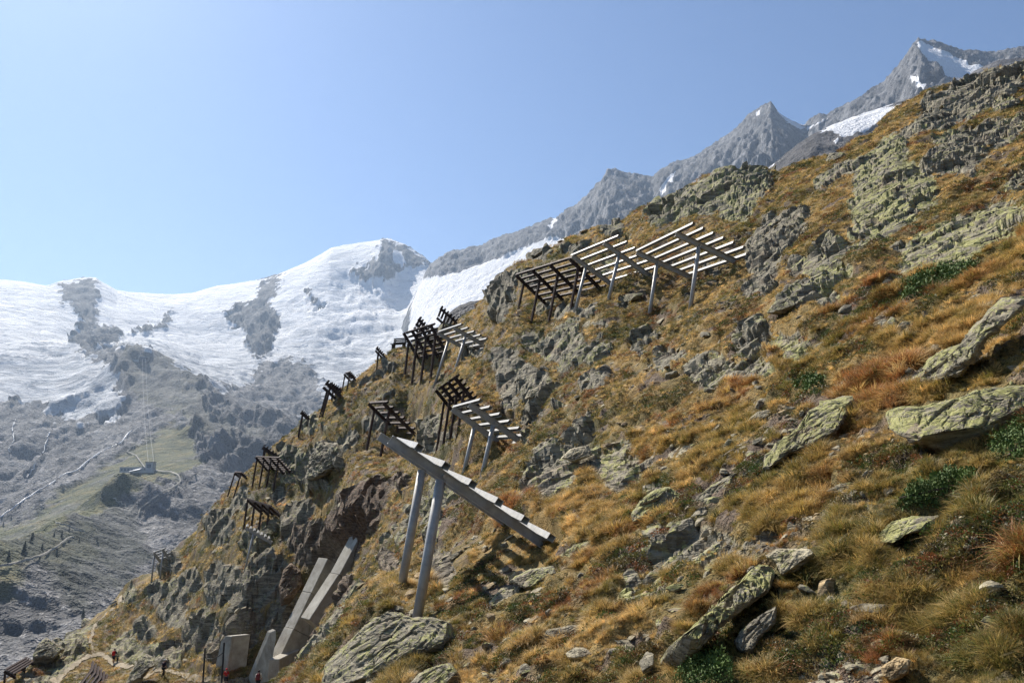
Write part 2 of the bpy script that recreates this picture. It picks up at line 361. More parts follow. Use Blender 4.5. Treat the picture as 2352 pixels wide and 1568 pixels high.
# ---- where bedrock shows: (x, y, half length, half height, tilt, relief, lichen, brown)
OUT = [(2210,235,190,48,-27,1.,.2,0),(2030,385,100,62,-50,.7,.60,0),(2050,475,130,72,-40,.6,.66,0),(2230,345,140,55,-30,.9,.25,0),(2215,565,185,68,-22,.6,.60,0),(2345,425,60,40,-20,.8,.5,0),
 (1705,410,75,38,-10,1.2,.5,0),(1600,455,130,36,-22,1.,.5,0),(1690,470,60,30,-20,.8,.6,0),(1400,522,38,24,-10,1.1,.3,0),(1235,578,34,16,-12,1.,.2,0),(1330,560,40,14,-10,.8,.3,0),
 (1770,565,52,85,20,1.3,.1,0),(1830,520,50,40,-40,1.1,.2,0),(1750,660,48,38,-20,1.1,.15,0),(1905,650,70,24,-22,.8,.6,0),(1860,690,60,24,-18,.8,.4,0),
 (1735,790,45,52,10,1.1,.3,0),(1820,800,55,38,25,1.0,.6,0),(1620,850,50,34,-25,1.,.3,0),(1530,830,55,30,-25,.9,.3,0),
 (1480,785,60,30,-18,1.1,.2,0),(1320,715,62,20,-22,1.2,.15,0),(1365,745,36,10,-8,.7,.3,0),(1180,860,60,56,40,1.3,.1,0),(1235,900,50,40,-30,1.,.2,0),(1160,910,30,40,10,1.1,.05,0),(1365,880,50,34,-25,1.,.2,0),(1290,800,40,30,-25,.9,.2,0),
 (1150,690,28,56,-25,1.2,.2,0),(1170,650,40,24,0,1.2,.1,0),(1215,640,36,16,-15,1.,.4,0),
 (1270,1090,85,66,-25,1.25,.35,0),(1345,1060,60,40,-30,1.,.35,0),(1205,1140,26,34,10,1.,.15,.2),(1425,1095,72,58,-45,.6,.45,.15),(1500,1075,36,24,-30,.6,.2,.2),(1330,1000,60,22,-25,.8,.2,0),(1210,950,40,22,-20,.8,.2,0),
 (830,1180,105,70,-50,1.5,.05,1.),(720,1250,60,62,-50,1.4,.1,.7),(745,1060,34,56,25,1.3,.1,0),(690,1190,34,60,25,1.1,.2,.1),(790,1010,44,24,-30,.9,.2,0),(930,1110,40,24,-30,.9,.05,.8),
 (870,980,30,26,-20,.8,.2,0),(850,870,34,12,-20,1.,.2,0),(880,850,26,12,-20,.9,.1,0),(1000,985,22,30,20,1.2,.3,0),
 (510,1210,34,50,25,1.1,.2,0),(560,1160,24,36,25,.9,.2,0),(640,1130,24,30,10,1.,.1,0),(590,1330,46,90,32,1.2,.2,.1),(510,1340,36,64,32,1.1,.2,0),(440,1330,32,44,30,1.,.2,0),(390,1280,34,28,-10,1.3,.1,0),
 (640,1400,40,60,30,1.1,.2,.4),(555,1440,40,60,30,1.2,.2,.3),(470,1440,44,54,32,1.2,.3,.1),(400,1400,36,40,30,1.1,.2,0),(360,1360,26,30,30,1.,.1,0),(330,1430,26,24,20,.9,.2,.1),(500,1500,46,30,0,1.,.2,.5),(420,1500,40,26,-20,1.,.2,.3),
 (660,1500,50,40,-45,.6,.1,.8),(720,1430,36,60,35,.5,.1,.9),(770,1370,30,60,35,.5,.1,.8),(350,1540,46,26,-20,1.,.2,0),(115,1492,36,22,-25,1.6,.1,.1),(70,1540,26,10,-20,1.,.1,0),
 (1010,1290,40,40,0,.5,.1,.3),(900,1290,30,44,-40,.5,.1,.6),(1640,620,30,14,-10,.8,.2,0),(1560,600,26,12,-10,.7,.3,0),(1020,1010,40,20,-30,.7,.2,0),(1250,690,30,12,-10,.8,.3,0),(1090,800,34,26,-25,.9,.2,0),
 (1480,640,30,10,-10,.8,.3,0),(1440,690,36,10,-10,.6,.4,0),(2250,640,60,12,-20,.6,.6,0),(1960,590,40,14,-30,.7,.4,0),(1980,540,36,20,-40,.8,.5,0)]
wob = HP / np.maximum(HR * .035, .2)[..., None] * .9
wx = fbm(wob, 3, 3); wy = fbm(wob + 9.1, 5, 3)
rock = np.zeros(HR.shape); lich = np.zeros(HR.shape); brown = np.zeros(HR.shape); relief = np.zeros(HR.shape); rug = np.ones(HR.shape)
for (x, y, a, b, th, rl, li, br) in OUT:
    m = (np.abs(HX - x) < a + b + 60) & (np.abs(HY - y) < a + b + 60)
    if not m.any(): continue
    dx = HX[m] - x + 26 * wx[m]; dy = HY[m] - y + 22 * wy[m]; c_, s_ = math.cos(math.radians(th)), math.sin(math.radians(th))
    u = (dx * c_ + dy * s_) / a; v = (-dx * s_ + dy * c_) / b; d = np.sqrt(u * u + v * v)
    k = 1 - sstep(.72, 1.12, d); dome = np.clip(1.15 - d, 0, 1)
    new = k > rock[m]
    lich[m] = np.where(new, min(1., li + .02), lich[m]); brown[m] = np.maximum(brown[m], br * k)
    rug[m] = np.where(new & (k > .05), 1.0 if not (rl < .75 and a > 90) else .7, rug[m])
    rock[m] = np.maximum(rock[m], k)
    relief[m] = np.maximum(relief[m], rl * sstep(0, .5, dome) * min(a, b) * .15 * HR[m] / F)
# scattered small outcrops where nothing was sighted
so = fbm(HP * np.array([.45, .22, .45]) / np.maximum(HR / 16, .8)[..., None] ** .7, 31, 4)
left = sstep(760, 560, HX)
scat = sstep(.34 - .17 * left, .44 - .14 * left, so) * sstep(4, 9, HR)
lich = np.where(scat > rock, .45, lich); rock = np.maximum(rock, scat * .95)
relief = np.maximum(relief, scat * .006 * HR ** .9)
CALM = [(80,1640),(120,1560),(160,1525),(205,1490),(200,1455),(235,1410),(275,1375),(292,1390),(270,1430),(240,1470),(245,1495),(290,1515),(330,1530),(420,1535),(620,1548),(640,1640)]
calm = sstep(-8, 8, in_poly(HX, HY, CALM))
slot = sstep(-12, 8, in_poly(HX, HY, [(600,1575),(615,1500),(690,1375),(722,1275),(800,1215),(845,1195),(850,1225),(800,1320),(740,1420),(690,1500),(655,1575)])) * sstep(60, 68, HR)
rock *= 1 - calm; relief *= 1 - calm
# relief: blocks of three sizes, chosen by distance so that they read alike in size
nrm = HN.copy(); nrm[..., 2] += .35; nrm /= np.linalg.norm(nrm, axis=2, keepdims=True)
# coordinates along the strata
ux = np.array([.80, .12, .59]); uz = np.array([-.55, -.25, .80]); uy = np.cross(uz, ux)
Q = np.stack([HP @ ux * .34, HP @ uy * .9, HP @ uz * 1.5], -1)
disp = np.zeros(HR.shape); edge = np.ones(HR.shape)
msk = rock > .02
lw = np.log(HR)
for size, lo, hi in ((.6, -1, math.log(15)), (1.7, math.log(15), math.log(48)), (4.2, math.log(48), 9)):
    w_ = sstep(lo - .35, lo + .35, lw) * (1 - sstep(hi - .35, hi + .35, lw)); mm = msk & (w_ > .001)
    if not mm.any(): continue
    wq = Q[mm] / size; wq = wq + .22 * fbm(wq * 1.3, 77, 2)[..., None]
    h1, e1, c1 = cells(wq, 11)
    h2, e2, _ = cells(wq * 2.7 + 5, 23)
    h3, e3, _ = cells(wq * 7.1 + 9, 29)
    disp[mm] += rug[mm] * w_[mm] * rock[mm] * size * (.30 * h1 + .15 * h2 + .07 * h3 - .10 * (1 - sstep(0, .06, e1)) - .04 * (1 - sstep(0, .08, e2)))
disp += relief
# turf: hummocks and little terraces
gz = 1 - rock
hum = (.5 - np.abs(fbm(HP / .55, 41, 3))) * .32 * sstep(2, 6, HR) * (1 - .6 * sstep(14, 40, HR)) + (.4 - np.abs(fbm(HP / 1.9, 45, 3))) * .5 * sstep(7, 16, HR) * (1 - .5 * sstep(50, 90, HR)) + fbm(HP / 3.2, 43, 3) * .42 * sstep(6, 22, HR) + fbm(HP / 9., 47, 3) * 1.0 * sstep(30, 70, HR)
fine = fbm(HP / .33, 49, 2) * .045
disp += gz * (hum * .75 + fine)
# keep the trail shelf and the place under the tripod calm
disp *= sstep(1.5, 3.0, HR) * (1 - .75 * calm)
disp = disp * (1 - .8 * slot) - 1.6 * slot
nearA = sstep(0, 30, in_poly(HX, HY, [(880,1450),(910,1330),(1010,1210),(1200,1170),(1330,1230),(1270,1320),(1130,1430),(1000,1460)])) * sstep(9, 10, HR) * (1 - sstep(17, 20, HR))
disp = disp * (1 - .6 * nearA) - .14 * nearA
HPd = HP + nrm * disp[..., None]
# keep the crest line where it was sighted
_t = HPd[..., 2] / np.hypot(HPd[..., 0], HPd[..., 1]); _o = np.argsort(hill.sa); _w = np.interp(hill.az, hill.sa[_o], hill.st[_o]); _rs = np.interp(hill.az, hill.sa[_o], hill.sl[_o])
_ex = np.where(np.abs(hill.lr[:, None] - _rs[None]) < 1.0, _t, -9).max(0) - _w
_k = np.hanning(25); _ex = np.convolve(np.pad(_ex, 12, 'edge'), _k / _k.sum(), 'valid')
HPd[..., 2] -= HR * np.exp(-((hill.lr[:, None] - _rs[None]) / .45) ** 2) * _ex[None]
HNd = hill.normals(HPd)
# bare earth
soil = sstep(.14, .36, fbm(HP / 1.1, 61, 4) + .58 * np.exp(-((HX - 2230) / 150) ** 2 - ((HY - 1480) / 90) ** 2) + .55 * np.exp(-((HX - 2310) / 80) ** 2 - ((HY - 1270) / 70) ** 2) + .45 * np.exp(-((HX - 1950) / 90) ** 2 - ((HY - 1420) / 40) ** 2)
             + .34 * np.exp(-((HX - 850) / 60) ** 2 - ((HY - 1390) / 40) ** 2) + .2 * np.exp(-((HX - 1130) / 90) ** 2 - ((HY - 1150) / 60) ** 2)) * gz
dirt = np.clip(soil, 0, 1)
tone = fbm(HP / 5.5, 71, 3) * .7 + fbm(HP / .8, 73, 3) * .45       # -: green, +: golden
tone = tone + .24 + .10 * sstep(16, 8, HR) + .16 * sstep(1100, 2000, HX) * sstep(1300, 900, HY) - .12 * sstep(1000, 700, HX)
redn = fbm(HP / 1.7 + 5, 79, 3)
hm = mesh_np('hillside', HPd, grid_faces(*HR.shape))
for n_, v_ in (('rock', rock), ('lich', lich), ('brown', brown), ('dirt', dirt), ('tone', tone), ('redn', redn), ('rng', HR)): attr(hm, n_, v_)
# visible part of the hillside (for strewing)
PXd, PYd = proj(HPd); RD = np.hypot(HPd[..., 0], HPd[..., 1])
bx = np.clip((np.clip(PXd, -9e4, 9e4) / 4).astype(int) + 150, 0, 1099); by = np.clip((np.clip(PYd, -9e4, 9e4) / 4).astype(int) + 60, 0, 799)
zb = np.full((1100, 800), 1e9); np.minimum.at(zb, (bx.ravel(), by.ravel()), RD.ravel())
inv = (PXd > -500) & (PXd < W + 1300) & (PYd > -200) & (PYd < H + 900) & (HPd[..., 1] > .5)
vis = inv & (RD < zb[bx, by] * 1.06 + .15)
VI = np.argwhere(vis)
vX, vY, vR = PXd[vis], PYd[vis], RD[vis]; vP = HPd[vis]; vN = HNd[vis]
def pick(X, Y, tol=5):
    "the hillside point seen at (X, Y)"
    for t in (tol, tol * 3, tol * 8, tol * 30):
        m = (np.abs(vX - X) < t) & (np.abs(vY - Y) < t)
        if m.any():
            i = np.flatnonzero(m); r = vR[i]; i = i[r < r.min() * 1.15]
            j = i[np.argmin(np.hypot(vX[i] - X, vY[i] - Y))]; return vP[j].copy(), vN[j].copy()
    raise ValueError((X, Y))
def ground_z(x, y):
    "height of the hillside at a plan position"
    a = math.atan2(x, y); l = math.log(max(math.hypot(x, y), 1.21))
    j = np.clip(np.interp(a, hill.az, np.arange(len(hill.az))), 0, len(hill.az) - 1.001); i = np.clip(np.interp(l, hill.lr, np.arange(len(hill.lr))), 0, len(hill.lr) - 1.001)
    i0, j0 = int(i), int(j); fi, fj = i - i0, j - j0; Z = HPd[..., 2]
    return (Z[i0, j0] * (1 - fj) + Z[i0, j0 + 1] * fj) * (1 - fi) + (Z[i0 + 1, j0] * (1 - fj) + Z[i0 + 1, j0 + 1] * fj) * fi

# ---- hillside material
n = NT('turf_and_schist'); p = n.pos()
a_rock = n.attr('rock').outputs['Fac']; a_l = n.attr('lich').outputs['Fac']; a_b = n.attr('brown').outputs['Fac']; a_d = n.attr('dirt').outputs['Fac']
a_t = n.attr('tone').outputs['Fac']; a_r = n.attr('redn').outputs['Fac']
rc, rh = rock_color(n, p, a_l, a_b, size=1.6)
g1 = n.noise(p, 5, 4, .75); g2 = n.noise(p, 22, 3, .7)
tt = n.math('ADD', a_t, n.math('MULTIPLY', n.math('SUBTRACT', g1, .5), 1.6))
gc = n.ramp(n.mapr(tt, -.6, .9), [(.1, (.060, .060, .018)), (.35, (.140, .112, .032)), (.6, (.250, .175, .052)), (.9, (.36, .235, .075))])
gc = n.mix(n.mapr(a_r, .25, .6, 0, .5), gc, (.16, .06, .022))
gc = n.mix(n.mapr(g2, .35, .65, .45, 0), gc, (.030, .026, .012))
dc = n.ramp(n.noise(p, 11, 4, .7), [(.3, (.055, .040, .028)), (.55, (.15, .105, .068)), (.8, (.30, .22, .15))])
gc = n.mix(a_d, gc, dc)
edgen = n.math('ADD', a_rock, n.math('MULTIPLY', n.math('SUBTRACT', n.noise(p, 4, 4, .7), .5), .7))
rf = n.mapr(edgen, .40, .56)
c = n.mix(rf, gc, rc)
nb_ = n.bump(n.mix(rf, n.math('MULTIPLY', n.math('ADD', g1, g2), .7), rh), .9, .12)
hill_mat = n.done(c, nb_)
hm.materials.append(hill_mat)
_r = rock; _fr = (_r[:-1, :-1] + _r[1:, 1:]) * .5
hm.polygons.foreach_set('use_smooth', (_fr.ravel() < .35))
hs = tag(link('hillside', hm), 'steep alpine slope of golden turf and grey schist', 'hillside', kind='structure')
# ------------------------------------------------------------------ far ground: valley, glacier and mountains
# ---- glacier massif and valley side
FC = [(0,700,5700),(0,760,5000),(0,800,4500),(0,870,4000),(0,950,3550),(0,1040,3000),(0,1120,2600),(0,1200,2150),(0,1260,1700),(0,1325,1350),(0,1400,1080),(0,1480,820),(0,1560,640),
 (-200,760,5000),(-200,1000,3200),(-200,1300,1700),(-200,1450,1000),(-200,1600,560),
 (100,720,5500),(100,790,4600),(100,900,3800),(100,1000,3100),(100,1120,2400),(100,1200,1900),(100,1250,1580),(100,1330,1280),(100,1400,1050),(110,1470,800),
 (200,740,5400),(200,800,4500),(200,860,3900),(200,950,3400),(200,1040,2750),(200,1110,2250),(200,1170,1880),(200,1260,1520),(200,1340,1240),(200,1420,930),
 (330,740,5500),(330,790,4600),(330,832,3700),(330,900,3350),(330,970,2950),(330,1030,2500),(325,1085,2120),(320,1150,1880),(320,1200,1700),(310,1290,1380),(300,1370,1080),
 (450,760,5300),(450,830,4300),(450,880,3600),(450,960,2950),(450,1030,2500),(450,1090,2020),(430,1160,1750),(420,1240,1480),(400,1310,1230),
 (550,760,5200),(550,850,4100),(550,930,3400),(550,1000,2750),(550,1060,2300),(520,1120,1950),(480,1200,1600),
 (650,720,5300),(650,800,4600),(650,880,3900),(650,960,3200),(640,1010,2700),
 (780,690,5300),(780,780,4700),(760,870,4000),(740,940,3400),(900,680,5300),(900,760,4700),(1000,660,5200),(1000,720,4700),(1150,640,4900),(1150,700,4400),
 (870,640,5450),(930,640,5500),(820,600,5750),(880,600,5600)]
FS = [(-500,690,6400),(-200,660,6400),(0,642,6400),(60,648,6400),(105,655,6300),(140,646,6200),(190,640,6200),(222,640,6200),(235,650,6200),(270,668,6250),(320,672,6300),(400,675,6300),(440,672,6300),(500,655,6300),(560,648,6250),
 (620,640,6200),(640,630,6150),(700,605,6100),(760,570,6050),(830,555,6000),(890,545,6000),(930,560,5900),(975,590,5850),(990,606,5850),(1040,600,5700),(1150,590,5500),(1300,600,5400),(1500,640,5200)]
far = Polar(FC, -42, 14, 620, 380, 9000, 620, sky=FS, lam=1e-4)
FP = far.P; FX, FY = proj(FP); FR = far.R
ICE = [(-900,600),(-900,930),(-10,925),(40,925),(100,945),(160,965),(190,978),(220,955),(240,967),(268,958),(285,920),(268,872),(230,838),(165,795),(180,800),(235,803),(262,792),(300,800),(340,817),(400,850),(450,882),(490,897),(508,925),(540,920),(588,890),(600,850),(640,828),(690,822),(735,868),(742,905),(745,945),(700,985),(760,1010),(1400,1000),(1400,500),(500,450)]
ROCKS = [[(138,657),(190,640),(225,642),(226,690),(222,740),(210,760),(195,768),(178,752),(190,728),(168,705),(140,690)],
 [(652,620),(640,645),(626,690),(620,720),(636,714),(642,745),(628,790),(612,825),(585,820),(565,790),(556,752),(520,742),(515,722),(545,700),(582,690),(602,650),(626,632)],
 [(697,664),(715,672),(736,708),(728,718),(712,692)],[(160,778),(200,766),(232,745),(262,750),(290,768),(270,790),(215,802),(180,800)],
 [(290,758),(340,748),(372,740),(388,716),(399,690),(392,738),(345,762)],
 [(872,560),(898,548),(935,566),(985,606),(930,618),(902,636),(850,642),(795,636),(842,612),(872,590)],
 [(740,690),(752,700),(738,716),(728,712)],[(980,600),(1020,600),(1030,640),(1000,640)],[(600,835),(690,826),(735,870),(744,940),(700,985),(600,960),(560,905)]]
SNOWBITS = [[(904,574),(922,578),(936,606),(918,614),(904,592)],[(205,838),(240,836),(280,842),(250,852)]]
fj = fbm(FP / 70., 101, 4) * 26; fk = fbm(FP / 70. + 7, 103, 4) * 22
WX, WY = FX + fj, FY + fk
ice = sstep(-3, 4, in_poly(WX, WY, ICE))
for R_ in ROCKS: ice *= 1 - sstep(-3, 4, in_poly(FX + fj * .7, FY + fk * .7, R_))
for R_ in SNOWBITS: ice = np.maximum(ice, sstep(-2, 2, in_poly(FX + fj * .4, FY + fk * .4, R_)))
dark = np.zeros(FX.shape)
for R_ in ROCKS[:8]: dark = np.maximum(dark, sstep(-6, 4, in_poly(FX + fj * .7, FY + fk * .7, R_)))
dark = np.maximum(dark, .8 * sstep(-8, 8, in_poly(WX, WY, [(262,850),(330,824),(400,845),(470,885),(500,935),(570,965),(680,990),(690,1060),(600,1090),(520,1110),(470,1080),(450,1010),(420,930),(330,920),(285,890)])))  # dark cliff rock; the shadows at its foot are put into the colour too
flank_shade = sstep(-10, 12, in_poly(WX, WY, [(-400,1350),(-60,1352),(60,1368),(150,1312),(230,1248),(290,1203),(330,1198),(350,1255),(325,1340),(265,1400),(180,1425),(100,1405),(20,1395),(-100,1400),(-400,1440)]))  # shade of the viewer-facing flank, put into the colour as dark green
GR = [(-700,1330),(-60,1215),(60,1200),(150,1128),(225,1085),(290,1050),(330,1010),(400,978),(450,1000),(465,1075),(440,1100),(400,1130),(330,1190),(300,1205),(260,1235),(200,1275),(110,1340),(30,1400),(-300,1420),(-700,1500)]
grass_f = sstep(-6, 10, in_poly(WX, WY, GR)); grass_f = np.maximum(grass_f, .75 * sstep(-4, 10, in_poly(WX, WY, [(270,830),(330,826),(420,850),(470,880),(490,960),(560,1000),(640,1010),(600,1050),(480,1050),(420,960),(330,930),(290,880)])))
grass_f = np.maximum(grass_f, .8 * sstep(-4, 10, in_poly(WX, WY, [(-300,1360),(30,1330),(130,1310),(240,1270),(250,1330),(150,1400),(60,1430),(-300,1470)])))
# relief: crevassed ice, ribbed rock, gullies
rk = 1 - ice
rid = ridged(FP * np.array([1, 1, .45]) / 420., 111, 5) - .9
rid2 = ridged(FP * np.array([1, 1, .5]) / 120., 117, 4) - .8
gul = ridged((FP + 120 * fbm(FP / 500., 113, 2)[..., None]) * np.array([1 / 150., 1 / 650., 1 / 420.]), 115, 4) - .85
rid3 = ridged(FP * np.array([1, 1, .6]) / 42., 119, 3) - .8
soft = fbm(FP / 600., 121, 4)
cw = FP / 110. + 1.3 * fbm(FP / 420., 133, 3)[..., None]
crv = ridged(cw * np.array([.55, 1.0, 1.1]), 131, 4) - .6
steepm = sstep(600, 2500, FR)
hgt = steepm * (rk * (12 * rid + 8 * rid2 + 6 * rid3 + 26 * gul) * (1 + 1.0 * dark) * (1 - .9 * np.maximum(grass_f, .75 * flank_shade)) + ice * (48 * soft + 13 * crv * sstep(-.05, .35, fbm(FP / 700., 141, 3) - .22 + .55 * sstep(700, 850, FY)))) + (1 - steepm) * (9 * gul + 14 * fbm(FP / 130., 151, 5) + 6 * rid2 + 5 * rid3)
# crests: moraine, terrace edge, road shelf, rock knolls (sighted lines; gentle on the left, steep on the right)
def crest(line, amp, wl, wr):
    L_ = []
    for (x, y, r) in line: L_.append(at(x, y, r)[:2])
    L_ = np.array(L_); best = np.full(FR.shape, 1e9); sgn = np.zeros(FR.shape); am = np.ones(FR.shape)
    for i, (a, b) in enumerate(zip(L_[:-1], L_[1:])):
        e = b - a; t = np.clip(((FP[..., 0] - a[0]) * e[0] + (FP[..., 1] - a[1]) * e[1]) / (e @ e), 0, 1)
        dx = FP[..., 0] - a[0] - t * e[0]; dy = FP[..., 1] - a[1] - t * e[1]; d = np.hypot(dx, dy); n_ = d < best
        best = np.where(n_, d, best); sgn = np.where(n_, e[0] * dy - e[1] * dx, sgn)
    s = np.where(sgn > 0, best / wl, best / wr); return amp * np.clip(1 - s, 0, 1) ** 1.25
wv = 30 * fbm(FP / 260., 155, 3)
hgt = hgt + crest([(20,1440,1000),(60,1400,1090),(120,1340,1260),(200,1265,1500),(265,1205,1680),(305,1195,1720)], 70 + wv, 190, 150)
hgt = hgt + crest([(318,1195,1720),(345,1170,1780),(400,1130,1900),(452,1090,2030),(470,1050,2300)], 16 + .5 * wv, 110, 110)
hgt = hgt + crest([(265,852,3620),(330,826,3700),(420,856,3600),(490,920,3350),(560,962,3050),(640,1005,2700),(700,1010,2600)], 55 + 1.6 * wv, 420, 200)
hgt = hgt + crest([(480,1010,2600),(560,1035,2400),(640,1060,2300)], 60 + 1.5 * wv, 200, 160)
# no relief where the skyline was sighted
hgt *= .35 + .65 * sstep(0, .09, np.interp(far.az, far.sa, far.st)[None] - far.T)
FPd = FP + np.array([-.15, -.45, .88]) * hgt[..., None]
fm = mesh_np('glacier_valley', FPd, grid_faces(*FR.shape))
dirtyice = sstep(690, 880, FY + fj) * ice
for n_, v_ in (('ice', ice), ('grass', grass_f), ('old', dirtyice), ('dark', dark), ('flank_shade', flank_shade)): attr(fm, n_, v_)
n = NT('far_ground'); p = n.pos()
ai, ag, ao, ad, asx = (n.attr(k).outputs['Fac'] for k in ('ice', 'grass', 'old', 'dark', 'flank_shade'))
cs = n.noise(n.mapping(p, sc=(.5, 1, 1.1), rot=(0, 0, .3)), .013, 6, .72, 1.2); cb = n.noise(p, .004, 6, .6)
cz = n.math('ADD', cs, n.math('ADD', n.mapr(cb, .3, .7, .09, -.05), n.mapr(ao, 0, 1, .075, -.01)))
icec = n.mix(n.mapr(cz, .39, .53), (.30, .36, .45), (.84, .84, .83))
icec = n.mix(n.math('MULTIPLY', ao, n.mapr(cs, .35, .60, .95, .35)), icec, (.27, .29, .31))
icec = n.mix(n.mapr(cb, .55, .75, 0, .35), icec, (.86, .80, .72))
rn = n.noise(n.mapping(p, sc=(1, 1, .4)), .012, 6, .70); rn2 = n.noise(p, .09, 3, .7)
rkc = n.ramp(rn, [(.36, (.060, .060, .061)), (.5, (.15, .145, .14)), (.64, (.33, .32, .31))])
rkc = n.mix(n.mapr(n.noise(p, .035, 5, .75), .40, .60, .6, 0), rkc, (.08, .078, .076))
rkc = n.mix(n.mapr(rn2, .58, .68, 0, .8), rkc, (.42, .40, .38))
grc = n.ramp(n.noise(p, .02, 5, .7), [(.36, (.036, .046, .010)), (.5, (.082, .086, .021)), (.64, (.165, .132, .038))])
grc = n.mix(n.mapr(rn2, .66, .74, 0, .7), grc, (.33, .31, .29))
lowc = n.mix(n.math('MULTIPLY', ag, n.mapr(n.noise(p, .006, 7, .65), .25, .5)), rkc, grc)
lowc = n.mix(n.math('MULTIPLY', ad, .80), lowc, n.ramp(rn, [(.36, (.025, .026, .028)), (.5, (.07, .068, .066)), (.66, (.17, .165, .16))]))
lowc = n.mix(n.math('MULTIPLY', asx, n.mapr(rn, .30, .60, 1., .55)), lowc, n.ramp(rn2, [(.35, (.012, .017, .010)), (.6, (.034, .040, .020))]))  # dark green laid over the flank to stand in for its shade
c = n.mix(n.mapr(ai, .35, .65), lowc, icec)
hb = n.mix(ai, n.math('ADD', rn, n.math('MULTIPLY', rn2, .35)), cs)
fm.materials.append(n.done(c, n.bump(hb, 1., 40)))
tag(link('glacier_valley', fm), 'snowy glacier massif above a bare rocky valley and green moraine', 'mountain', kind='structure')
fvX, fvY = proj(FPd)
fzx = np.clip((fvX / 4).astype(int) + 60, 0, 719); fzy = np.clip((fvY / 4).astype(int) + 40, 0, 479)
fzb = np.full((720, 480), 1e9); np.minimum.at(fzb, (fzx.ravel(), fzy.ravel()), FR.ravel())
fvis = (FR < fzb[fzx, fzy] * 1.04 + 5) & (fvX > -200) & (fvX < 1300) & (fvY > 500) & (fvY < 1700)
fX, fY, fP, fRv = fvX[fvis], fvY[fvis], FPd[fvis], FR[fvis]
def pick_far(X, Y):
    for t in (4, 12, 40, 120):
        m = (np.abs(fX - X) < t) & (np.abs(fY - Y) < t)
        if m.any():
            i = np.flatnonzero(m); i = i[fRv[i] < fRv[i].min() * 1.2]; j = i[np.argmin(np.hypot(fX[i] - X, fY[i] - Y))]; return fP[j].copy()
    raise ValueError((X, Y))

# ---- rocky summit chain at the right
MS = [(760,1150,4900),(860,950,4900),(930,740,4850),(965,655,4850),(985,618,4820),(1000,604,4800),(1040,580,4750),(1100,570,4700),(1150,546,4650),(1200,531,4600),(1280,500,4500),(1330,470,4450),(1370,430,4400),(1398,394,4350),(1415,391,4350),(1440,402,4300),(1500,408,4250),(1540,380,4200),
 (1600,358,4150),(1640,330,4100),(1690,300,4050),(1720,266,4000),(1740,256,4000),(1748,252,4000),(1770,236,3950),(1790,260,3950),(1830,284,3900),(1850,291,3900),(1880,262,3850),(1900,268,3850),(1930,250,3800),(1960,236,3800),(2000,214,3750),(2030,196,3700),(2060,160,3650),
 (2085,130,3620),(2110,94,3600),(2125,101,3600),(2160,106,3600),(2200,118,3600),(2240,121,3600),(2280,130,3600),(2330,118,3600),(2352,114,3600),(2500,110,3600),(2800,150,3600)]
MC = []
for (x, y, r) in MS[::2] + [MS[-1]]:
    MC += [(x, y + 70, r * .90), (x, y + 170, r * .78), (x + 20, y + 330, r * .62)]
chain = Polar(MC, -13, 44, 560, 1700, 6500, 260, sky=MS, lam=1e-5)
CPn = chain.P; CX, CY = proj(CPn)
cr = ridged(CPn * np.array([1, 1, .38]) / 330., 161, 6) - .9; cr2 = ridged(CPn * np.array([1, 1, .5]) / 90., 167, 4) - .8
skd = np.interp(chain.az, chain.sa, chain.st)[None] - chain.T
cr3 = ridged(CPn * np.array([1, 1, .55]) / 38., 169, 3) - .8
ch_ = (84 * cr + 34 * cr2) * (.24 + .76 * sstep(0, .10, skd)) + 11 * cr3
SNW = [[(2104,102),(2114,95),(2165,122),(2200,134),(2235,148),(2275,152),(2240,185),(2200,200),(2172,186),(2148,155),(2118,128)],[(2088,178),(2096,172),(2130,195),(2140,204),(2120,210)],[(1778,250),(1790,256),(1832,284),(1850,291),(1838,296),(1805,280)],
 [(1850,291),(1880,278),(1902,268),(1872,290),(1854,298)],[(1258,520),(1275,497),(1292,486),(1285,500),(1265,528)],[(1515,440),(1535,408),(1552,392),(1545,420),(1522,452)],[(1735,262),(1746,254),(1748,266),(1738,270)],
 [(2180,130),(2215,150),(2225,160),(2190,140)],[(955,645),(1000,634),(1050,622),(1110,602),(1160,590),(1200,572),(1250,550),(1300,545),(1310,800),(930,800)]]
cjx = fbm(CPn / 60., 171, 4) * 16; cjy = fbm(CPn / 60. + 5, 173, 4) * 14
snw = np.zeros(CX.shape)
for R_ in SNW: snw = np.maximum(snw, sstep(-2, 2.5, in_poly(CX + cjx * .3, CY + cjy * .3, R_)))
snw = np.maximum(snw, sstep(.42, .5, fbm(CPn * np.array([1, 1, .6]) / 120., 181, 4)) * .0)
CPd = CPn + np.array([-.35, -.70, .62]) * (ch_ * (1 - .88 * snw))[..., None]
cm = mesh_np('summit_ridge', CPd, grid_faces(*chain.R.shape)); attr(cm, 'snow', snw)
def ridge_mat(name, tint):
    n = NT(name); p = n.pos(); a = n.attr('snow').outputs['Fac']
    r1 = n.noise(n.mapping(p, sc=(1, 1, .45)), .014, 6, .72); r2 = n.noise(p, .11, 3, .7)
    c = n.ramp(r1, [(.36, tuple(.05 * t for t in tint)), (.5, tuple(.13 * t for t in tint)), (.64, tuple(.26 * t for t in tint))])
    c = n.mix(n.mapr(n.noise(n.mapping(p, sc=(1, 1, .5)), .045, 4, .75), .62, .72, 0, .6), c, (.55, .54, .52))
    c = n.mix(n.mapr(a, .4, .6), c, (.90, .90, .90))
    return n.done(c, n.bump(n.math('ADD', r1, n.math('MULTIPLY', r2, .3)), 1., 40))
cm.materials.append(ridge_mat('summit_rock', (.92, .92, .94)))
tag(link('summit_ridge', cm), 'jagged grey summit ridge with snow streaks', 'mountain', kind='structure')

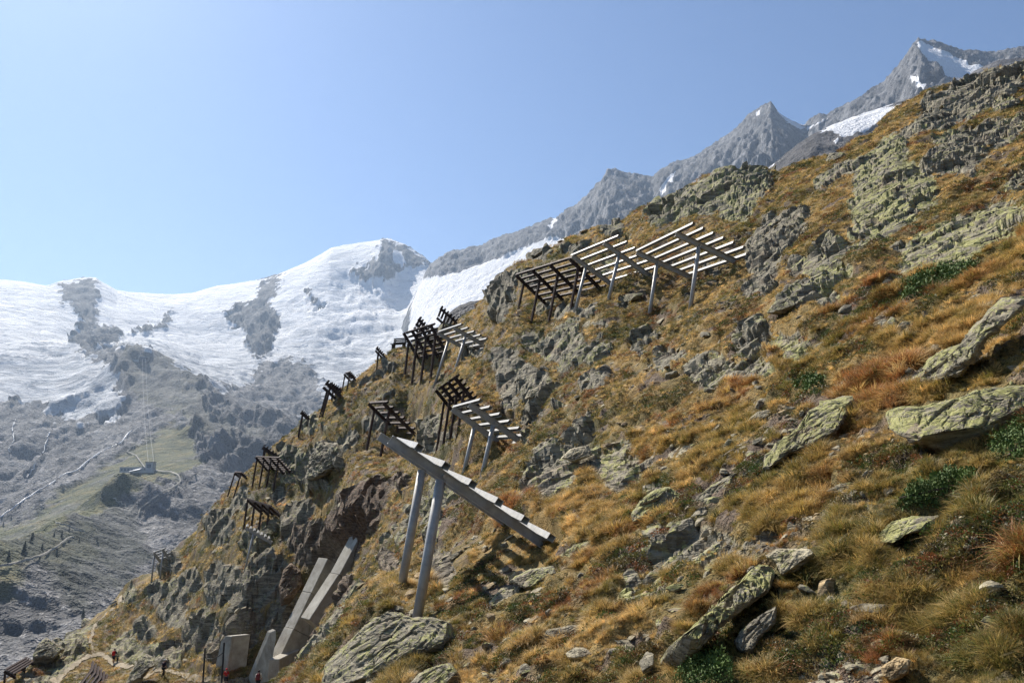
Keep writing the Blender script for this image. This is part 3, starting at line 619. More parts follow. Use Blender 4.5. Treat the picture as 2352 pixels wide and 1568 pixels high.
# ---- nearer dark shoulder with a snowfield, and the small dark spur left of the crest
def shoulder(name, label, S, R1, az0, az1, na, nr, snowp, tint, seed, amp):
    C_ = []
    for (x, y, r) in S: C_ += [(x, y + 45, r * .9), (x, y + 130, r * .74), (x, y + 300, r * .5)]
    g = Polar(C_, az0, az1, na, S[0][2] * .45, S[0][2] * 1.7, nr, sky=S, lam=1e-5)
    P_ = g.P; X, Y = proj(P_)
    r_ = (ridged(P_ / np.array([1, 1, 1.8]) / (amp * 6), seed, 5) - .9) * amp
    r_ *= .25 + .75 * sstep(0, .04, np.interp(g.az, g.sa, g.st)[None] - g.T)
    sn = np.zeros(X.shape); jx = fbm(P_ / (amp * 2), seed + 3, 4) * 14
    for q in snowp: sn = np.maximum(sn, sstep(-2, 2, in_poly(X + jx * .5, Y + jx * .4, q)))
    P_ = P_ + np.array([-.3, -.6, .74]) * (r_ * (1 - sn))[..., None]
    m_ = mesh_np(name, P_, grid_faces(*g.R.shape)); attr(m_, 'snow', sn); m_.materials.append(ridge_mat(name + '_rock', tint))
    return tag(link(name, m_), label, 'mountain', kind='structure')
shoulder('rock_shoulder', 'dark rocky shoulder carrying a tilted white snowfield',
 [(1500,560,1500),(1640,470,1500),(1700,430,1500),(1745,400,1500),(1790,365,1500),(1830,335,1500),(1868,308,1500),(1905,290,1550),(1960,268,1600),(2010,252,1650),(2060,236,1650),(2100,228,1650),(2150,205,1650),(2200,190,1650),(2240,165,1700),(2290,140,1700),(2400,128,1700),(2700,120,1700)],
 1500, 8, 44, 300, 180, [[(1872,306),(1905,288),(1960,265),(2020,246),(2085,238),(2060,262),(2010,285),(1960,314),(1935,316),(1925,306),(1900,302)],[(1760,388),(1785,372),(1778,384),(1765,392)],[(1805,388),(1822,378),(1825,388),(1812,394)],[(1912,320),(1930,312),(1920,330)]], (.66, .62, .60), 211, 14)
shoulder('rock_spur', 'small dark rock spur beside the crest barriers',
 [(860,900,420),(960,800,420),(1000,762,420),(1030,722,420),(1055,704,420),(1080,694,420),(1105,692,420),(1140,700,420),(1200,720,420)], 420, -12, 2, 120, 90, [], (.42, .42, .44), 231, 4)

# ------------------------------------------------------------------ the air
hz = bmesh.new(); bmesh.ops.create_cube(hz, size=1)
me = D.meshes.new('haze'); hz.to_mesh(me); hz.free()
zmin = min(FPd[..., 2].min(), HPd[..., 2].min(), CPd[..., 2].min()) - 5; zmax = max(FPd[..., 2].max(), CPd[..., 2].max()) + 30
ho = link('haze', me); ho.location = (0, 3000, (zmin + zmax) / 2); ho.scale = (20000, 15000, zmax - zmin); tag(ho, 'thin blue mountain haze filling the valley', 'haze', kind='stuff')
hmt = D.materials.new('haze'); hmt.use_nodes = True; t_ = hmt.node_tree; t_.nodes.clear()
o_ = t_.nodes.new('ShaderNodeOutputMaterial'); v_ = t_.nodes.new('ShaderNodeVolumePrincipled')
v_.inputs['Color'].default_value = (.60, .77, 1.0, 1); v_.inputs['Density'].default_value = 5.4e-5; v_.inputs['Anisotropy'].default_value = .32
t_.links.new(v_.outputs[0], o_.inputs['Volume']); me.materials.append(hmt)

# wisp of cloud at the summit, above the haze
bm = bmesh.new(); bmesh.ops.create_icosphere(bm, subdivisions=3, radius=1); me = D.meshes.new('cloud'); bm.to_mesh(me); bm.free()
wc = at(2125, 58, 3600.); wc[2] = max(wc[2], zmax + 75)
co_ = link('cloud', me, loc=Vector(wc)); co_.scale = (105, 80, 72); tag(co_, 'faint wisp of cloud drifting off the highest summit', 'cloud', kind='stuff')
cmt = D.materials.new('cloud'); cmt.use_nodes = True; t_ = cmt.node_tree; t_.nodes.clear()
o_ = t_.nodes.new('ShaderNodeOutputMaterial'); v_ = t_.nodes.new('ShaderNodeVolumePrincipled'); v_.inputs['Color'].default_value = (1, 1, 1, 1); v_.inputs['Anisotropy'].default_value = .2
tc = t_.nodes.new('ShaderNodeTexCoord'); ln = t_.nodes.new('ShaderNodeVectorMath'); ln.operation = 'LENGTH'; nz_ = t_.nodes.new('ShaderNodeTexNoise'); nz_.inputs['Scale'].default_value = 2.2; nz_.inputs['Detail'].default_value = 3
m1 = t_.nodes.new('ShaderNodeMapRange'); m1.inputs[1].default_value = 1.0; m1.inputs[2].default_value = .1; m2 = t_.nodes.new('ShaderNodeMapRange'); m2.inputs[1].default_value = .45; m2.inputs[2].default_value = .8
mu = t_.nodes.new('ShaderNodeMath'); mu.operation = 'MULTIPLY'; mv = t_.nodes.new('ShaderNodeMath'); mv.operation = 'MULTIPLY'; mv.inputs[1].default_value = .014
for a, b in ((tc.outputs['Object'], ln.inputs[0]), (ln.outputs['Value'], m1.inputs[0]), (tc.outputs['Object'], nz_.inputs['Vector']), (nz_.outputs[0], m2.inputs[0]), (m1.outputs[0], mu.inputs[0]), (m2.outputs[0], mu.inputs[1]), (mu.outputs[0], mv.inputs[0]), (mv.outputs[0], v_.inputs['Density']), (v_.outputs[0], o_.inputs['Volume'])): t_.links.new(a, b)
me.materials.append(cmt)
# ------------------------------------------------------------------ materials for things
def metal_mat(name, base, dark, metal, rough):
    n = NT(name); p = n.pos()
    c = n.mix(n.mapr(n.noise(p, 7, 6, .65), .35, .7), base, dark)
    c = n.mix(n.mapr(n.noise(n.mapping(p, sc=(6, 6, .8)), 3, 5, .7), .62, .75, 0, .45), c, tuple(.55 * x for x in dark))
    return n.done(c, n.bump(n.noise(p, 60, 3, .6), .08, .01), n.mapr(n.noise(p, 12, 4, .6), .3, .7, rough - .1, rough + .15), metal)
M = {}
M['zinc'] = metal_mat('galvanised_steel', (.44, .43, .40), (.30, .29, .27), .2, .5)
M['rust'] = metal_mat('rusty_steel', (.070, .040, .030), (.032, .022, .019), .1, .72)
n = NT('concrete'); p = n.pos()
c = n.ramp(n.noise(p, .9, 8, .65), [(.3, (.24, .215, .17)), (.55, (.38, .35, .285)), (.75, (.50, .465, .39))])
c = n.mix(n.mapr(n.noise(n.mapping(p, sc=(1.2, 1.2, .15)), 2.2, 6, .7), .55, .72, 0, .6), c, (.15, .12, .085))
M['concrete'] = n.done(c, n.bump(n.noise(p, 6, 6, .7), .35, .04))
def rockmat(name, lich, tint=(1, 1, 1), size=.6, brown=None):
    n = NT(name); p = n.pos(); c, h = rock_color(n, p, lich, brown, tint, size)
    return n.done(c, n.bump(h, .85, .035 * size / .6))
M['r_lichen'] = rockmat('lichened_schist', .80, size=.4); M['r_some'] = rockmat('partly_lichened_schist', .5, size=.45); M['r_grey'] = rockmat('grey_schist', .12)
M['r_pale'] = rockmat('pale_mica_schist', .05, (1.5, 1.48, 1.42)); M['r_tan'] = rockmat('tan_schist', .0, (1.45, 1.2, .9)); M['r_far'] = rockmat('crag_schist', .3, (1, 1, 1), 3.0)
M['r_brown'] = rockmat('rusty_schist', .05, (1, .9, .8), 3.0, .8)
def plain(name, col, rough=.8, noise=.25, scale=20, metal=0):
    n = NT(name); p = n.obj(); c = n.mix(n.mapr(n.noise(p, scale, 4, .6), .3, .7), tuple(x * (1 - noise) for x in col), tuple(min(1, x * (1 + noise)) for x in col))
    return n.done(c, None, rough, metal)

# ------------------------------------------------------------------ beams
def beam_mesh(name, a, b, prof, upv):
    "extrude a closed 2-D profile (side, up) from a to b; local to a"
    a = np.asarray(a, float); b = np.asarray(b, float); d = b - a; L = np.linalg.norm(d); d /= L
    s = np.cross(d, upv); s /= np.linalg.norm(s); u = np.cross(s, d)
    pr = np.asarray(prof, float); k = len(pr); base = pr[:, :1] * s + pr[:, 1:] * u
    V = np.r_[base, base + d * L]; me = D.meshes.new(name)
    fs = [(i, (i + 1) % k, (i + 1) % k + k, i + k) for i in range(k)] + [tuple(range(k))[::-1], tuple(range(k, 2 * k))]
    me.from_pydata([tuple(v) for v in V], [], fs); me.update()
    bm = bmesh.new(); bm.from_mesh(me); bmesh.ops.recalc_face_normals(bm, faces=bm.faces); bm.to_mesh(me); bm.free(); return me
def ibeam(h, w, t):
    x, y = w / 2, h / 2
    return [(-x, -y), (x, -y), (x, -y + t), (t / 2, -y + t), (t / 2, y - t), (x, y - t), (x, y), (-x, y), (-x, y - t), (-t / 2, y - t), (-t / 2, -y + t), (-x, -y + t)]
def channel(h, w, t):   # (side = along the rafter, up = off the rafter); open towards the rafter, with lips
    return [(-w/2 - t, 0), (-w/2 + t, 0), (-w/2 + t, h - t), (w/2 - t, h - t), (w/2 - t, 0), (w/2 + t*1.6, 0), (w/2 + t*1.6, t), (w/2, t), (w/2, h), (-w/2, h), (-w/2, t), (-w/2 - t, t)]
def circle(r, k=20): return [(r * math.cos(2 * math.pi * i / k), r * math.sin(2 * math.pi * i / k)) for i in range(k)]
ZUP = np.array([0, 0, 1.])
BLAB = {
 'A': ('nearest galvanised snow bridge on two round posts casting striped shadows on turf', 'galvanised snow bridges'),
 'B': ('galvanised snow bridge on two posts right in front of a dark rusty one', 'galvanised snow bridges'),
 'C': ('dark rusty four-post snow bridge standing just behind the middle galvanised one', 'rusty snow bridges'),
 'D': ('rusty two-post snow bridge on a ledge above the brown rock overhang', 'rusty snow bridges'),
 'E1': ('rightmost galvanised snow bridge, highest up the slope with seven long bars', 'galvanised snow bridges'),
 'E2': ('galvanised snow bridge with six bars between the rightmost one and a rusty row', 'galvanised snow bridges'),
 'F': ('wide rusty four-post snow bridge joining the upper galvanised row at its left', 'rusty snow bridges'),
 'G': ('small galvanised snow bridge on two leaning posts beside the rusty cluster on the crest', 'galvanised snow bridges'),
 'H': ('wide rusty snow bridge of the crest cluster, left of a galvanised one', 'rusty snow bridges'),
 'H2': ('rusty snow bridge seen end on, poking out above the crest cluster', 'rusty snow bridges'),
 'I': ('rusty snow bridge seen end on, highest of the crest cluster against the ice', 'rusty snow bridges'),
 'J': ('lone small rusty snow bridge on the crest just left of a bench', 'rusty snow bridges'),
 'K1': ('larger dark rusty snow bridge of a pair on the crest against the glacier', 'rusty snow bridges'),
 'K2': ('smaller rusty snow bridge just behind the larger one of the crest pair', 'rusty snow bridges'),
 'L': ('thin rusty ladder-like snow bridge on two posts alone against the ice', 'rusty snow bridges'),
 'M': ('tiny rusty snow bridge on the crest below the glacier tongue', 'rusty snow bridges'),
 'N1': ('rusty snow bridge seen end on, rising behind a wide four-post one', 'rusty snow bridges'),
 'N2': ('wide rusty four-post snow bridge near the left skyline above the cliffs', 'rusty snow bridges'),
 'O': ('small rusty snow bridge at the skyline left of the wide four-post one', 'rusty snow bridges'),
 'P1': ('rusty four-post snow bridge on green turf directly above a single-post galvanised one', 'rusty snow bridges'),
 'P2': ('small galvanised snow bridge on a single post with seven short upright bars', 'galvanised snow bridges'),
 'Q': ('leftmost galvanised snow bridge with four bars at the lower cliff edge', 'galvanised snow bridges'),
 'S': ('rusty snow bridge with four long bars at the lower left picture edge', 'rusty snow bridges'),
}
for k, (tn, tf, ft, pb, fr, nr_, nb, o0, o1, ss, mt) in BR.items():
    g = BG[k]; Fp, T0, c, att, PB = g['F'], g['T0'], g['c'], g['att'], g['P']
    root = tag(link('snow_bridge', None, loc=Vector(Fp)), BLAB[k][0], 'snow bridge', BLAB[k][1])
    root.empty_display_size = .3
    m = M[mt]; rd = (T0 - Fp); Lr = np.linalg.norm(rd); rdn = rd / Lr; cl = np.linalg.norm(c); cn = c / cl
    nup = np.cross(cn, rdn); nup /= np.linalg.norm(nup); nup *= np.sign(nup[2])
    f_ = .8 if mt == 'rust' else 1.0
    rh, rw, rt = (.16 if k == 'A' else .22) * ss * f_, .16 * ss * f_, .016 * ss
    ext = rdn * .15
    raf = beam_mesh('rafter', Fp - Fp - ext * 3, rd, ibeam(rh, rw, rt), nup)
    raf.transform(Matrix.Translation(Vector(-ext * 3)))
    raf.materials.append(m)
    rad = .083 * ss
    pm = None
    for i in range(nr_):
        off = c * (i / max(nr_ - 1, 1)) if nr_ > 1 else c * .5
        link('rafter', raf, root, Vector(off))
        base = PB + off; gz_ = ground_z(base[0], base[1]); dirp = (base - (att + off)); 
        low = base + dirp / np.linalg.norm(dirp) * (min(max(0, base[2] - gz_) * 1.4, 1.3) + .4)
        top = att + off - nup * rh * .45
        if mt == 'zinc':
            pmesh = beam_mesh('post', top, low, circle(rad), cn)
            for q in pmesh.polygons: q.use_smooth = len(q.vertices) == 4
            if k in ('A', 'B', 'E1', 'E2', 'G'):
                bolt = beam_mesh('bolt', (0, 0, 0), -cn * (rw * .5 + .03), circle(.028 * ss, 8), ZUP); bolt.materials.append(m)
                link('bolt', bolt, root, Vector(att + off - Fp))
        else: pmesh = beam_mesh('post', top, low, ibeam(.17 * ss * .8, .15 * ss * .8, .03 * ss), cn)
        pmesh.materials.append(m); link('post', pmesh, root, Vector(top - Fp))
    span = cl if nr_ > 1 else 0
    bl = span + o0 + o1
    bh, bw, bt = (.105 * ss, .12 * ss, .007 * ss) if mt == 'zinc' else (.13 * ss, .11 * ss, .012 * ss)
    bm_ = beam_mesh('crossbar', (0, 0, 0), cn * bl, channel(bh, bw, bt), nup); bm_.materials.append(m)
    for j in range(nb):
        f = .03 + (.84 if k == 'A' else .94) * j / (nb - 1)
        st = (c * .5 if nr_ == 1 else 0) - cn * o0
        link('crossbar', bm_, root, Vector(rd * f + nup * (rh * .5 + .003) + st))
# the kinked rusty one below the trail, and steel bars lying by the path
root = tag(link('snow_bridge', None, loc=Vector(at(262, 1570, 98.))), 'rusty snow bridge with nine kinked bars below the trail at the bottom edge', 'snow bridge', 'rusty snow bridges')
o0_ = np.array(root.location)
q0, q1, q2 = at(211, 1518, 104.), at(208, 1538, 101.), at(181, 1572, 97.5)
step = (at(262, 1566, 100.) - q0) / 8
for j in range(9):
    a_, b_, c_ = q0 + step * j, q1 + step * j, q2 + step * j
    b1 = beam_mesh('crossbar', a_ - o0_, b_ - o0_, channel(.24, .2, .02), step); b2 = beam_mesh('crossbar', b_ - o0_, c_ - o0_, channel(.24, .2, .02), step)
    for b_m, s_ in ((b1, a_), (b2, b_)): b_m.materials.append(M['rust']); link('crossbar', b_m, root, Vector(s_ - o0_))
for a_ in (q0 * .3 + q1 * .7, q1 * .4 + q2 * .6):
    me = beam_mesh('rafter', -step * .5, step * 8.8, ibeam(.45, .3, .03), ZUP); me.materials.append(M['rust']); link('rafter', me, root, Vector(a_ - o0_ - np.array([0, 0, .35])))
    e_ = a_ + step * 3
    me = beam_mesh('post', (0, 0, 0), (-.6, -.4, -6), ibeam(.3, .25, .03), step); me.materials.append(M['rust']); link('post', me, root, Vector(e_ - o0_ - np.array([0, 0, .5])))
for i, (x0, y0, x1, y1) in enumerate([(243, 1410, 265, 1394), (246, 1411, 267, 1395), (252, 1392, 264, 1384)]):
    pa, _ = pick(x0, y0); pb_, _ = pick(x1, y1); pa[2] += .2; pb_[2] += .2
    me = beam_mesh('steel_bar', (0, 0, 0), pb_ - pa, channel(.2, .25, .02), ZUP); me.materials.append(M['zinc'])
    tag(link('steel_bar', me, loc=Vector(pa)), ['galvanised bar on the grassy path shoulder, lowest of three', 'galvanised bar lying alongside the lowest one on the path shoulder', 'short galvanised bar lying farthest up the path shoulder'][i], 'steel bar', 'steel bars beside the path')

# ------------------------------------------------------------------ boulders: outline, thickness and facets of their own
def boulder(label, name, outl, mat, depth=.55, seed=0, res=(72, 26), R=None, top=.4, strata=1.0, cat=None, group=None, sink=-.12):
    po = np.asarray(outl, float); cx, cy = (po.max(0) + po.min(0)) / 2
    cen = po.mean(0) * .5 + np.array([cx, cy]) * .5
    if True:
        yb = po[:, 1].max(); xb = po[po[:, 1] > yb - (yb - po[:, 1].min()) * .3, 0].mean()
        pc, _ = pick(xb, min(yb - 2, 1600)); R = math.hypot(pc[0], pc[1]) * .985
    C0 = at(cen[0], cen[1], R); f = C0[1] * CP + C0[2] * SP; s = f / F
    nt_, nrh = res; th = np.linspace(0, 2 * math.pi, nt_, endpoint=False)
    rel = po - cen; rr = np.zeros(nt_)
    q = np.roll(rel, -1, 0)
    for i, t in enumerate(th):
        d = np.array([math.cos(t), math.sin(t)]); best = 0
        for p0, p1 in zip(rel, q):
            e = p1 - p0; den = d[0] * e[1] - d[1] * e[0]
            if abs(den) < 1e-9: continue
            tt = (p0[0] * e[1] - p0[1] * e[0]) / den; uu = (p0[0] * d[1] - p0[1] * d[0]) / den
            if tt > 0 and -1e-6 <= uu <= 1.000001: best = max(best, tt)
        rr[i] = best
    rr = np.where(rr <= 0, rr[rr > 0].mean(), rr)
    ext = np.ptp(po, axis=0); dm = min(ext) * depth * s
    r_ = np.random.default_rng(1000 + seed)
    rho = np.linspace(0, 1, nrh + 1)[1:]
    X = (rr[None] * np.cos(th)[None] * rho[:, None]).ravel() * s; Y = (-rr[None] * np.sin(th)[None] * rho[:, None]).ravel() * s
    X = np.r_[0, X]; Y = np.r_[0, Y]; rh_ = np.r_[0, np.repeat(rho, nt_)]
    mn = min(ext) * s / 2
    rt, up_, fw = np.array([1., 0, 0]), np.array([0, -SP, CP]), C0 / np.linalg.norm(C0)
    _, nt0 = pick(cen[0], min(max(cen[1], 150), 1560), 8); nt0 = np.array([nt0[0] * .8 - .10, nt0[1] * .5 - .05, max(nt0[2], .6)]); nt0 /= np.linalg.norm(nt0)
    def slope(nv, cap=2.2):
        k = max(-(nv @ fw), .25); a_, b_ = nv @ rt / k, nv @ up_ / k; q_ = math.hypot(a_, b_)
        return (a_ * min(1, cap / q_), b_ * min(1, cap / q_))
    hy = ext[1] * s / 2
    pl = []
    for k in range(3):
        a_, b_ = slope(nt0 - fw * .30 + r_.normal(size=3) * .13); pl.append((a_, b_, dm * r_.uniform(-.05, .12)))
    pl.append((r_.normal() * .2, -.75 - .3 * r_.random(), dm * .1 + hy * (.42 + .2 * r_.random()) * (1.9)))
    for k in range(3):
        a = r_.uniform(0, 6.28); m_ = r_.uniform(.5, 1.6); pl.append((m_ * math.cos(a), m_ * math.sin(a), dm * .25 + m_ * mn * r_.uniform(.75, 1.5)))
    w = np.min([d_ - a * X - b * Y for a, b, d_ in pl], axis=0)
    w = np.clip(w, -3 * dm, 3 * dm)
    w = w - .35 * dm * rh_ ** 10
    wb = w - dm * (.5 + .9 * np.sqrt(np.clip(1 - rh_ ** 2, 0, 1)))
    def P3(w_): return rt * X[:, None] + up_ * Y[:, None] - fw * (w_ - dm * sink)[:, None]
    Vf, Vb = P3(w), P3(wb)
    fr_ = [];
    nv = len(X)
    i0 = np.arange(nt_); i1 = (i0 + 1) % nt_
    tri = np.stack([np.zeros(nt_, int), 1 + i0, 1 + i1], 1)
    quads = []
    for k in range(nrh - 1):
        b0 = 1 + k * nt_; b1 = b0 + nt_; quads.append(np.stack([b0 + i0, b1 + i0, b1 + i1, b0 + i1], 1))
    quads = np.concatenate(quads)
    V = np.r_[Vf, Vb]; lastf = 1 + (nrh - 1) * nt_; 
    faces = [tuple(t[::-1]) for t in tri] + [tuple(q_[::-1]) for q_ in quads] + [tuple(t + nv) for t in tri] + [tuple(q_ + nv) for q_ in quads]
    faces += [(lastf + a, lastf + nv + a, lastf + nv + b, lastf + b) for a, b in zip(i0, i1)]
    Wp = V + C0; sz = max(ext) * s
    qd = np.stack([Wp @ ux * .45, Wp @ uy, Wp @ uz * 2.2], -1) / (sz * .28)
    h1, e1, _ = cells(qd, 300 + seed); h2_, e2_, _ = cells(qd * 3.1, 340 + seed); nz = fbm(qd * np.array([1.5, 3, 5]), 310 + seed, 4)
    dv = np.r_[np.tile(nt0 - fw * .6, (nv, 1)), np.tile(-nt0 + fw * .6, (nv, 1))]
    amp = mn * .085 * strata
    V = V + dv * (amp * (h1 - .55 * (1 - sstep(0, .09, e1)) + .45 * h2_ - .3 * (1 - sstep(0, .1, e2_)) + .45 * nz))[:, None]
    me = D.meshes.new(name); me.from_pydata([tuple(v) for v in V], [], faces); me.update()
    me.polygons.foreach_set('use_smooth', np.zeros(len(me.polygons), bool)); me.materials.append(M[mat])
    bm = bmesh.new(); bm.from_mesh(me); bmesh.ops.recalc_face_normals(bm, faces=bm.faces); bm.to_mesh(me); bm.free()
    return tag(link(name, me, loc=Vector(C0)), label, cat or name.split('_')[-1], group)
BO = [
 ('broad lichened boulder at the foot of the nearest snow bridge', 'boulder', [(735,1575),(742,1530),(775,1490),(810,1450),(850,1415),(890,1397),(925,1401),(955,1420),(1000,1417),(1040,1431),(1047,1465),(1010,1492),(940,1512),(885,1548),(862,1590),(740,1596)], 'r_some', .5, (150, 54), 9.3),
 ('grey boulder cut by the bottom edge right of the broad lichened boulder', 'boulder', [(920,1590),(960,1545),(1000,1528),(1035,1521),(1050,1540),(1066,1560),(1075,1595)], 'r_some', .6, (90, 32), 7.6),
 ('big yellow-green lichened slab jutting out at the right edge', 'rock_slab', [(2013,945),(2040,935),(2100,933),(2160,921),(2215,905),(2250,891),(2300,885),(2420,876),(2420,945),(2345,962),(2290,1000),(2235,1030),(2190,1040),(2150,1034),(2110,1017),(2060,1001),(2035,986),(2024,962)], 'r_lichen', .55, (150, 54), 6.3),
 ('long pale plate leaning out of the turf above the big lichened slab', 'rock_slab', [(2082,897),(2110,872),(2150,858),(2185,820),(2212,790),(2250,740),(2290,695),(2330,680),(2372,676),(2350,704),(2300,742),(2262,785),(2236,825),(2192,866),(2140,887)], 'r_some', .5, (130, 34), 8.6),
 ('thick lichened block tucked under the left side of the leaning plate', 'boulder', [(2116,850),(2130,825),(2160,805),(2200,792),(2225,790),(2205,815),(2180,840),(2150,858)], 'r_lichen', .6, (72, 26), 8.9),
 ('layered green lichened rock ridge in the middle of the right turf', 'rock_slab', [(1748,1078),(1754,1050),(1780,1020),(1830,985),(1860,942),(1900,920),(1962,905),(1950,932),(1945,975),(1900,1000),(1830,1032),(1800,1052),(1762,1080)], 'r_lichen', .5, (120, 40), None),
 ('long slanting slab with lichened top in the right foreground', 'rock_slab', [(1503,1532),(1530,1490),(1580,1450),(1640,1390),(1700,1330),(1740,1286),(1780,1280),(1800,1300),(1780,1346),(1740,1372),(1690,1412),(1640,1452),(1590,1502),(1540,1545)], 'r_lichen', .55, (140, 44), 5.5),
 ('flat grey slab capping the upper end of the long slanting slab', 'rock_slab', [(1752,1276),(1780,1258),(1860,1260),(1872,1275),(1830,1312),(1795,1322),(1780,1290)], 'r_pale', .6, (80, 28), 5.8),
 ('grey wedge of rock just below right of the long slanting slab', 'boulder', [(1683,1472),(1710,1440),(1750,1410),(1787,1388),(1782,1430),(1742,1466),(1722,1508),(1695,1492)], 'r_grey', .6, (80, 28), 5.1),
 ('green lichened slab half buried in grass below the juniper', 'rock_slab', [(2013,1226),(2050,1196),(2100,1185),(2162,1184),(2140,1212),(2080,1228),(2040,1252),(2016,1248)], 'r_lichen', .5, (90, 30), None),
 ('yellow-green rounded boulder in red-brown grass right of the nearest snow bridge', 'boulder', [(1448,1182),(1470,1150),(1500,1125),(1535,1117),(1577,1140),(1545,1162),(1500,1187),(1455,1203)], 'r_lichen', .6, (90, 32), None),
 ('pale flat slab in the bottom middle grass', 'rock_slab', [(1243,1474),(1255,1445),(1310,1435),(1357,1432),(1340,1452),(1290,1465),(1255,1478)], 'r_pale', .5, (72, 24), None),
 ('round pale stone right below the pale flat slab', 'stone', [(1298,1500),(1320,1486),(1345,1487),(1360,1500),(1335,1514),(1308,1514)], 'r_pale', .6, (48, 16), None),
 ('lichened boulder at the end of the striped shadow', 'boulder', [(1122,1387),(1150,1350),(1180,1344),(1212,1366),(1180,1392),(1140,1397)], 'r_some', .6, (80, 28), None),
 ('pair-topped boulder directly right of the striped shadow', 'boulder', [(1168,1332),(1220,1305),(1272,1298),(1278,1316),(1240,1336),(1225,1358),(1192,1346)], 'r_some', .6, (80, 28), None),
 ('lichened slab lying in turf right of the nearest snow bridge foot', 'rock_slab', [(1282,1277),(1320,1250),(1362,1238),(1352,1264),(1310,1288)], 'r_lichen', .5, (60, 20), None),
 ('thin flat slate on bare earth in the lower right', 'rock_slab', [(1948,1392),(1985,1384),(2050,1389),(2080,1406),(2030,1413),(1990,1405),(1955,1402)], 'r_pale', .7, (72, 22), None),
 ('tan block of rock on bare earth at the lower right', 'stone', [(2022,1532),(2060,1507),(2092,1515),(2087,1548),(2050,1563),(2028,1552)], 'r_tan', .7, (64, 22), None),
 ('small tan stone just above the tan block', 'stone', [(1998,1477),(2020,1464),(2043,1475),(2032,1492),(2003,1490)], 'r_tan', .7, (48, 16), None),
 ('pale slab pointing uphill in grass left of the layered green ridge', 'rock_slab', [(1586,1152),(1640,1110),(1690,1084),(1708,1095),(1660,1127),(1610,1158)], 'r_some', .5, (72, 22), None),
 ('upright grey stone left of the lower end of the long slanting slab', 'stone', [(1467,1522),(1485,1494),(1502,1500),(1502,1542),(1480,1553)], 'r_grey', .8, (60, 20), 5.5),
 ('flat grey rock peeping from grass left of the juniper', 'rock_slab', [(1886,1132),(1930,1110),(1992,1103),(1977,1122),(1920,1137)], 'r_some', .5, (64, 20), None),
 ('pale stone in open golden grass at middle right', 'stone', [(1703,977),(1740,945),(1778,938),(1767,957),(1720,970)], 'r_pale', .5, (56, 18), None),
 ('dark flat-topped stone above the pale one at middle right', 'stone', [(1730,925),(1750,915),(1782,912),(1780,925),(1745,932)], 'r_grey', .6, (48, 16), None),
 ('pale squarish boulder perched on the crag beside the second galvanised bridge', 'boulder', [(1288,1052),(1310,1030),(1352,1021),(1362,1045),(1320,1062)], 'r_pale', .7, (72, 24), None),
 ('dark leaning boulder in front of the rusty posts', 'boulder', [(968,1004),(982,965),(1012,948),(1022,975),(1016,1008)], 'r_far', .8, (72, 24), None),
 ('white quartz stone beside the dark crag in mid slope', 'stone', [(1205,916),(1215,895),(1238,888),(1240,902),(1222,914)], 'r_pale', .7, (48, 16), None),
 ('long pale slab below the upper galvanised bridges', 'rock_slab', [(1326,752),(1350,736),(1392,730),(1405,735),(1375,746),(1340,756)], 'r_pale', .6, (60, 18), None),
 ('smaller pale slab beneath the left upper galvanised bridge', 'rock_slab', [(1416,690),(1440,676),(1478,672),(1470,688),(1435,694)], 'r_some', .7, (60, 18), None),
 ('big wedge-shaped dark rock beside the trail bend', 'boulder', [(285,1578),(299,1548),(318,1514),(338,1499),(352,1507),(362,1525),(345,1533),(330,1553),(318,1578)], 'r_far', .6, (90, 32), None),
 ('dark square block of stacked stones on the trail shoulder', 'stone_pile', [(186,1441),(187,1424),(196,1418),(207,1421),(208,1432),(198,1440)], 'r_far', .9, (60, 20), None),
 ('jagged dark outcrop at the far left end of the trail spur', 'outcrop', [(73,1528),(76,1500),(88,1478),(105,1462),(118,1470),(135,1480),(152,1490),(130,1505),(105,1528)], 'r_far', .8, (90, 32), None),
 ('brown overhanging block beside the top of the long concrete buttress', 'boulder', [(640,1345),(650,1310),(668,1290),(690,1305),(695,1340),(668,1385),(645,1390)], 'r_brown', .8, (80, 28), None),
 ('dark split outcrop above the wide rusty bridge at left', 'outcrop', [(700,1100),(712,1040),(735,1012),(775,1015),(790,1050),(760,1085),(720,1105)], 'r_far', .7, (80, 28), None),
 ('grey lichened slab standing on the upper right skyline', 'outcrop', [(1895,372),(1905,352),(1935,350),(1948,358),(1925,372)], 'r_far', .7, (60, 20), None),
 ('dark flat rock sticking out over the crest left of the upper row', 'rock_slab', [(1216,588),(1224,572),(1250,568),(1252,580),(1232,588)], 'r_grey', .8, (48, 16), None),
 ('lichened boulder below the right upper post', 'boulder', [(1760,720),(1780,690),(1815,680),(1828,700),(1800,725)], 'r_some', .6, (72, 24), None),
 ('flat stone with lichen edge low in the middle grass', 'stone', [(1080,1432),(1105,1418),(1140,1416),(1138,1430),(1100,1440)], 'r_some', .6, (56, 18), None),
 ('grey stone beside the dark turf bank at lower right', 'stone', [(1892,1378),(1905,1366),(1922,1372),(1918,1390),(1900,1394)], 'r_pale', .8, (48, 16), None),
 ('dark flat boulder at the right edge of the bottom middle grass', 'boulder', [(1530,1048),(1560,1025),(1620,1012),(1630,1022),(1590,1042),(1545,1058)], 'r_pale', .5, (60, 20), None),
]
NB_ = 0
for i, (lb, nm, ol, mk, dp, rs, R_) in enumerate(BO):
    boulder(lb, nm, ol, mk, dp, i, rs, R_, cat={'rock_slab': 'rock slab', 'stone_pile': 'stone pile'}.get(nm, nm))

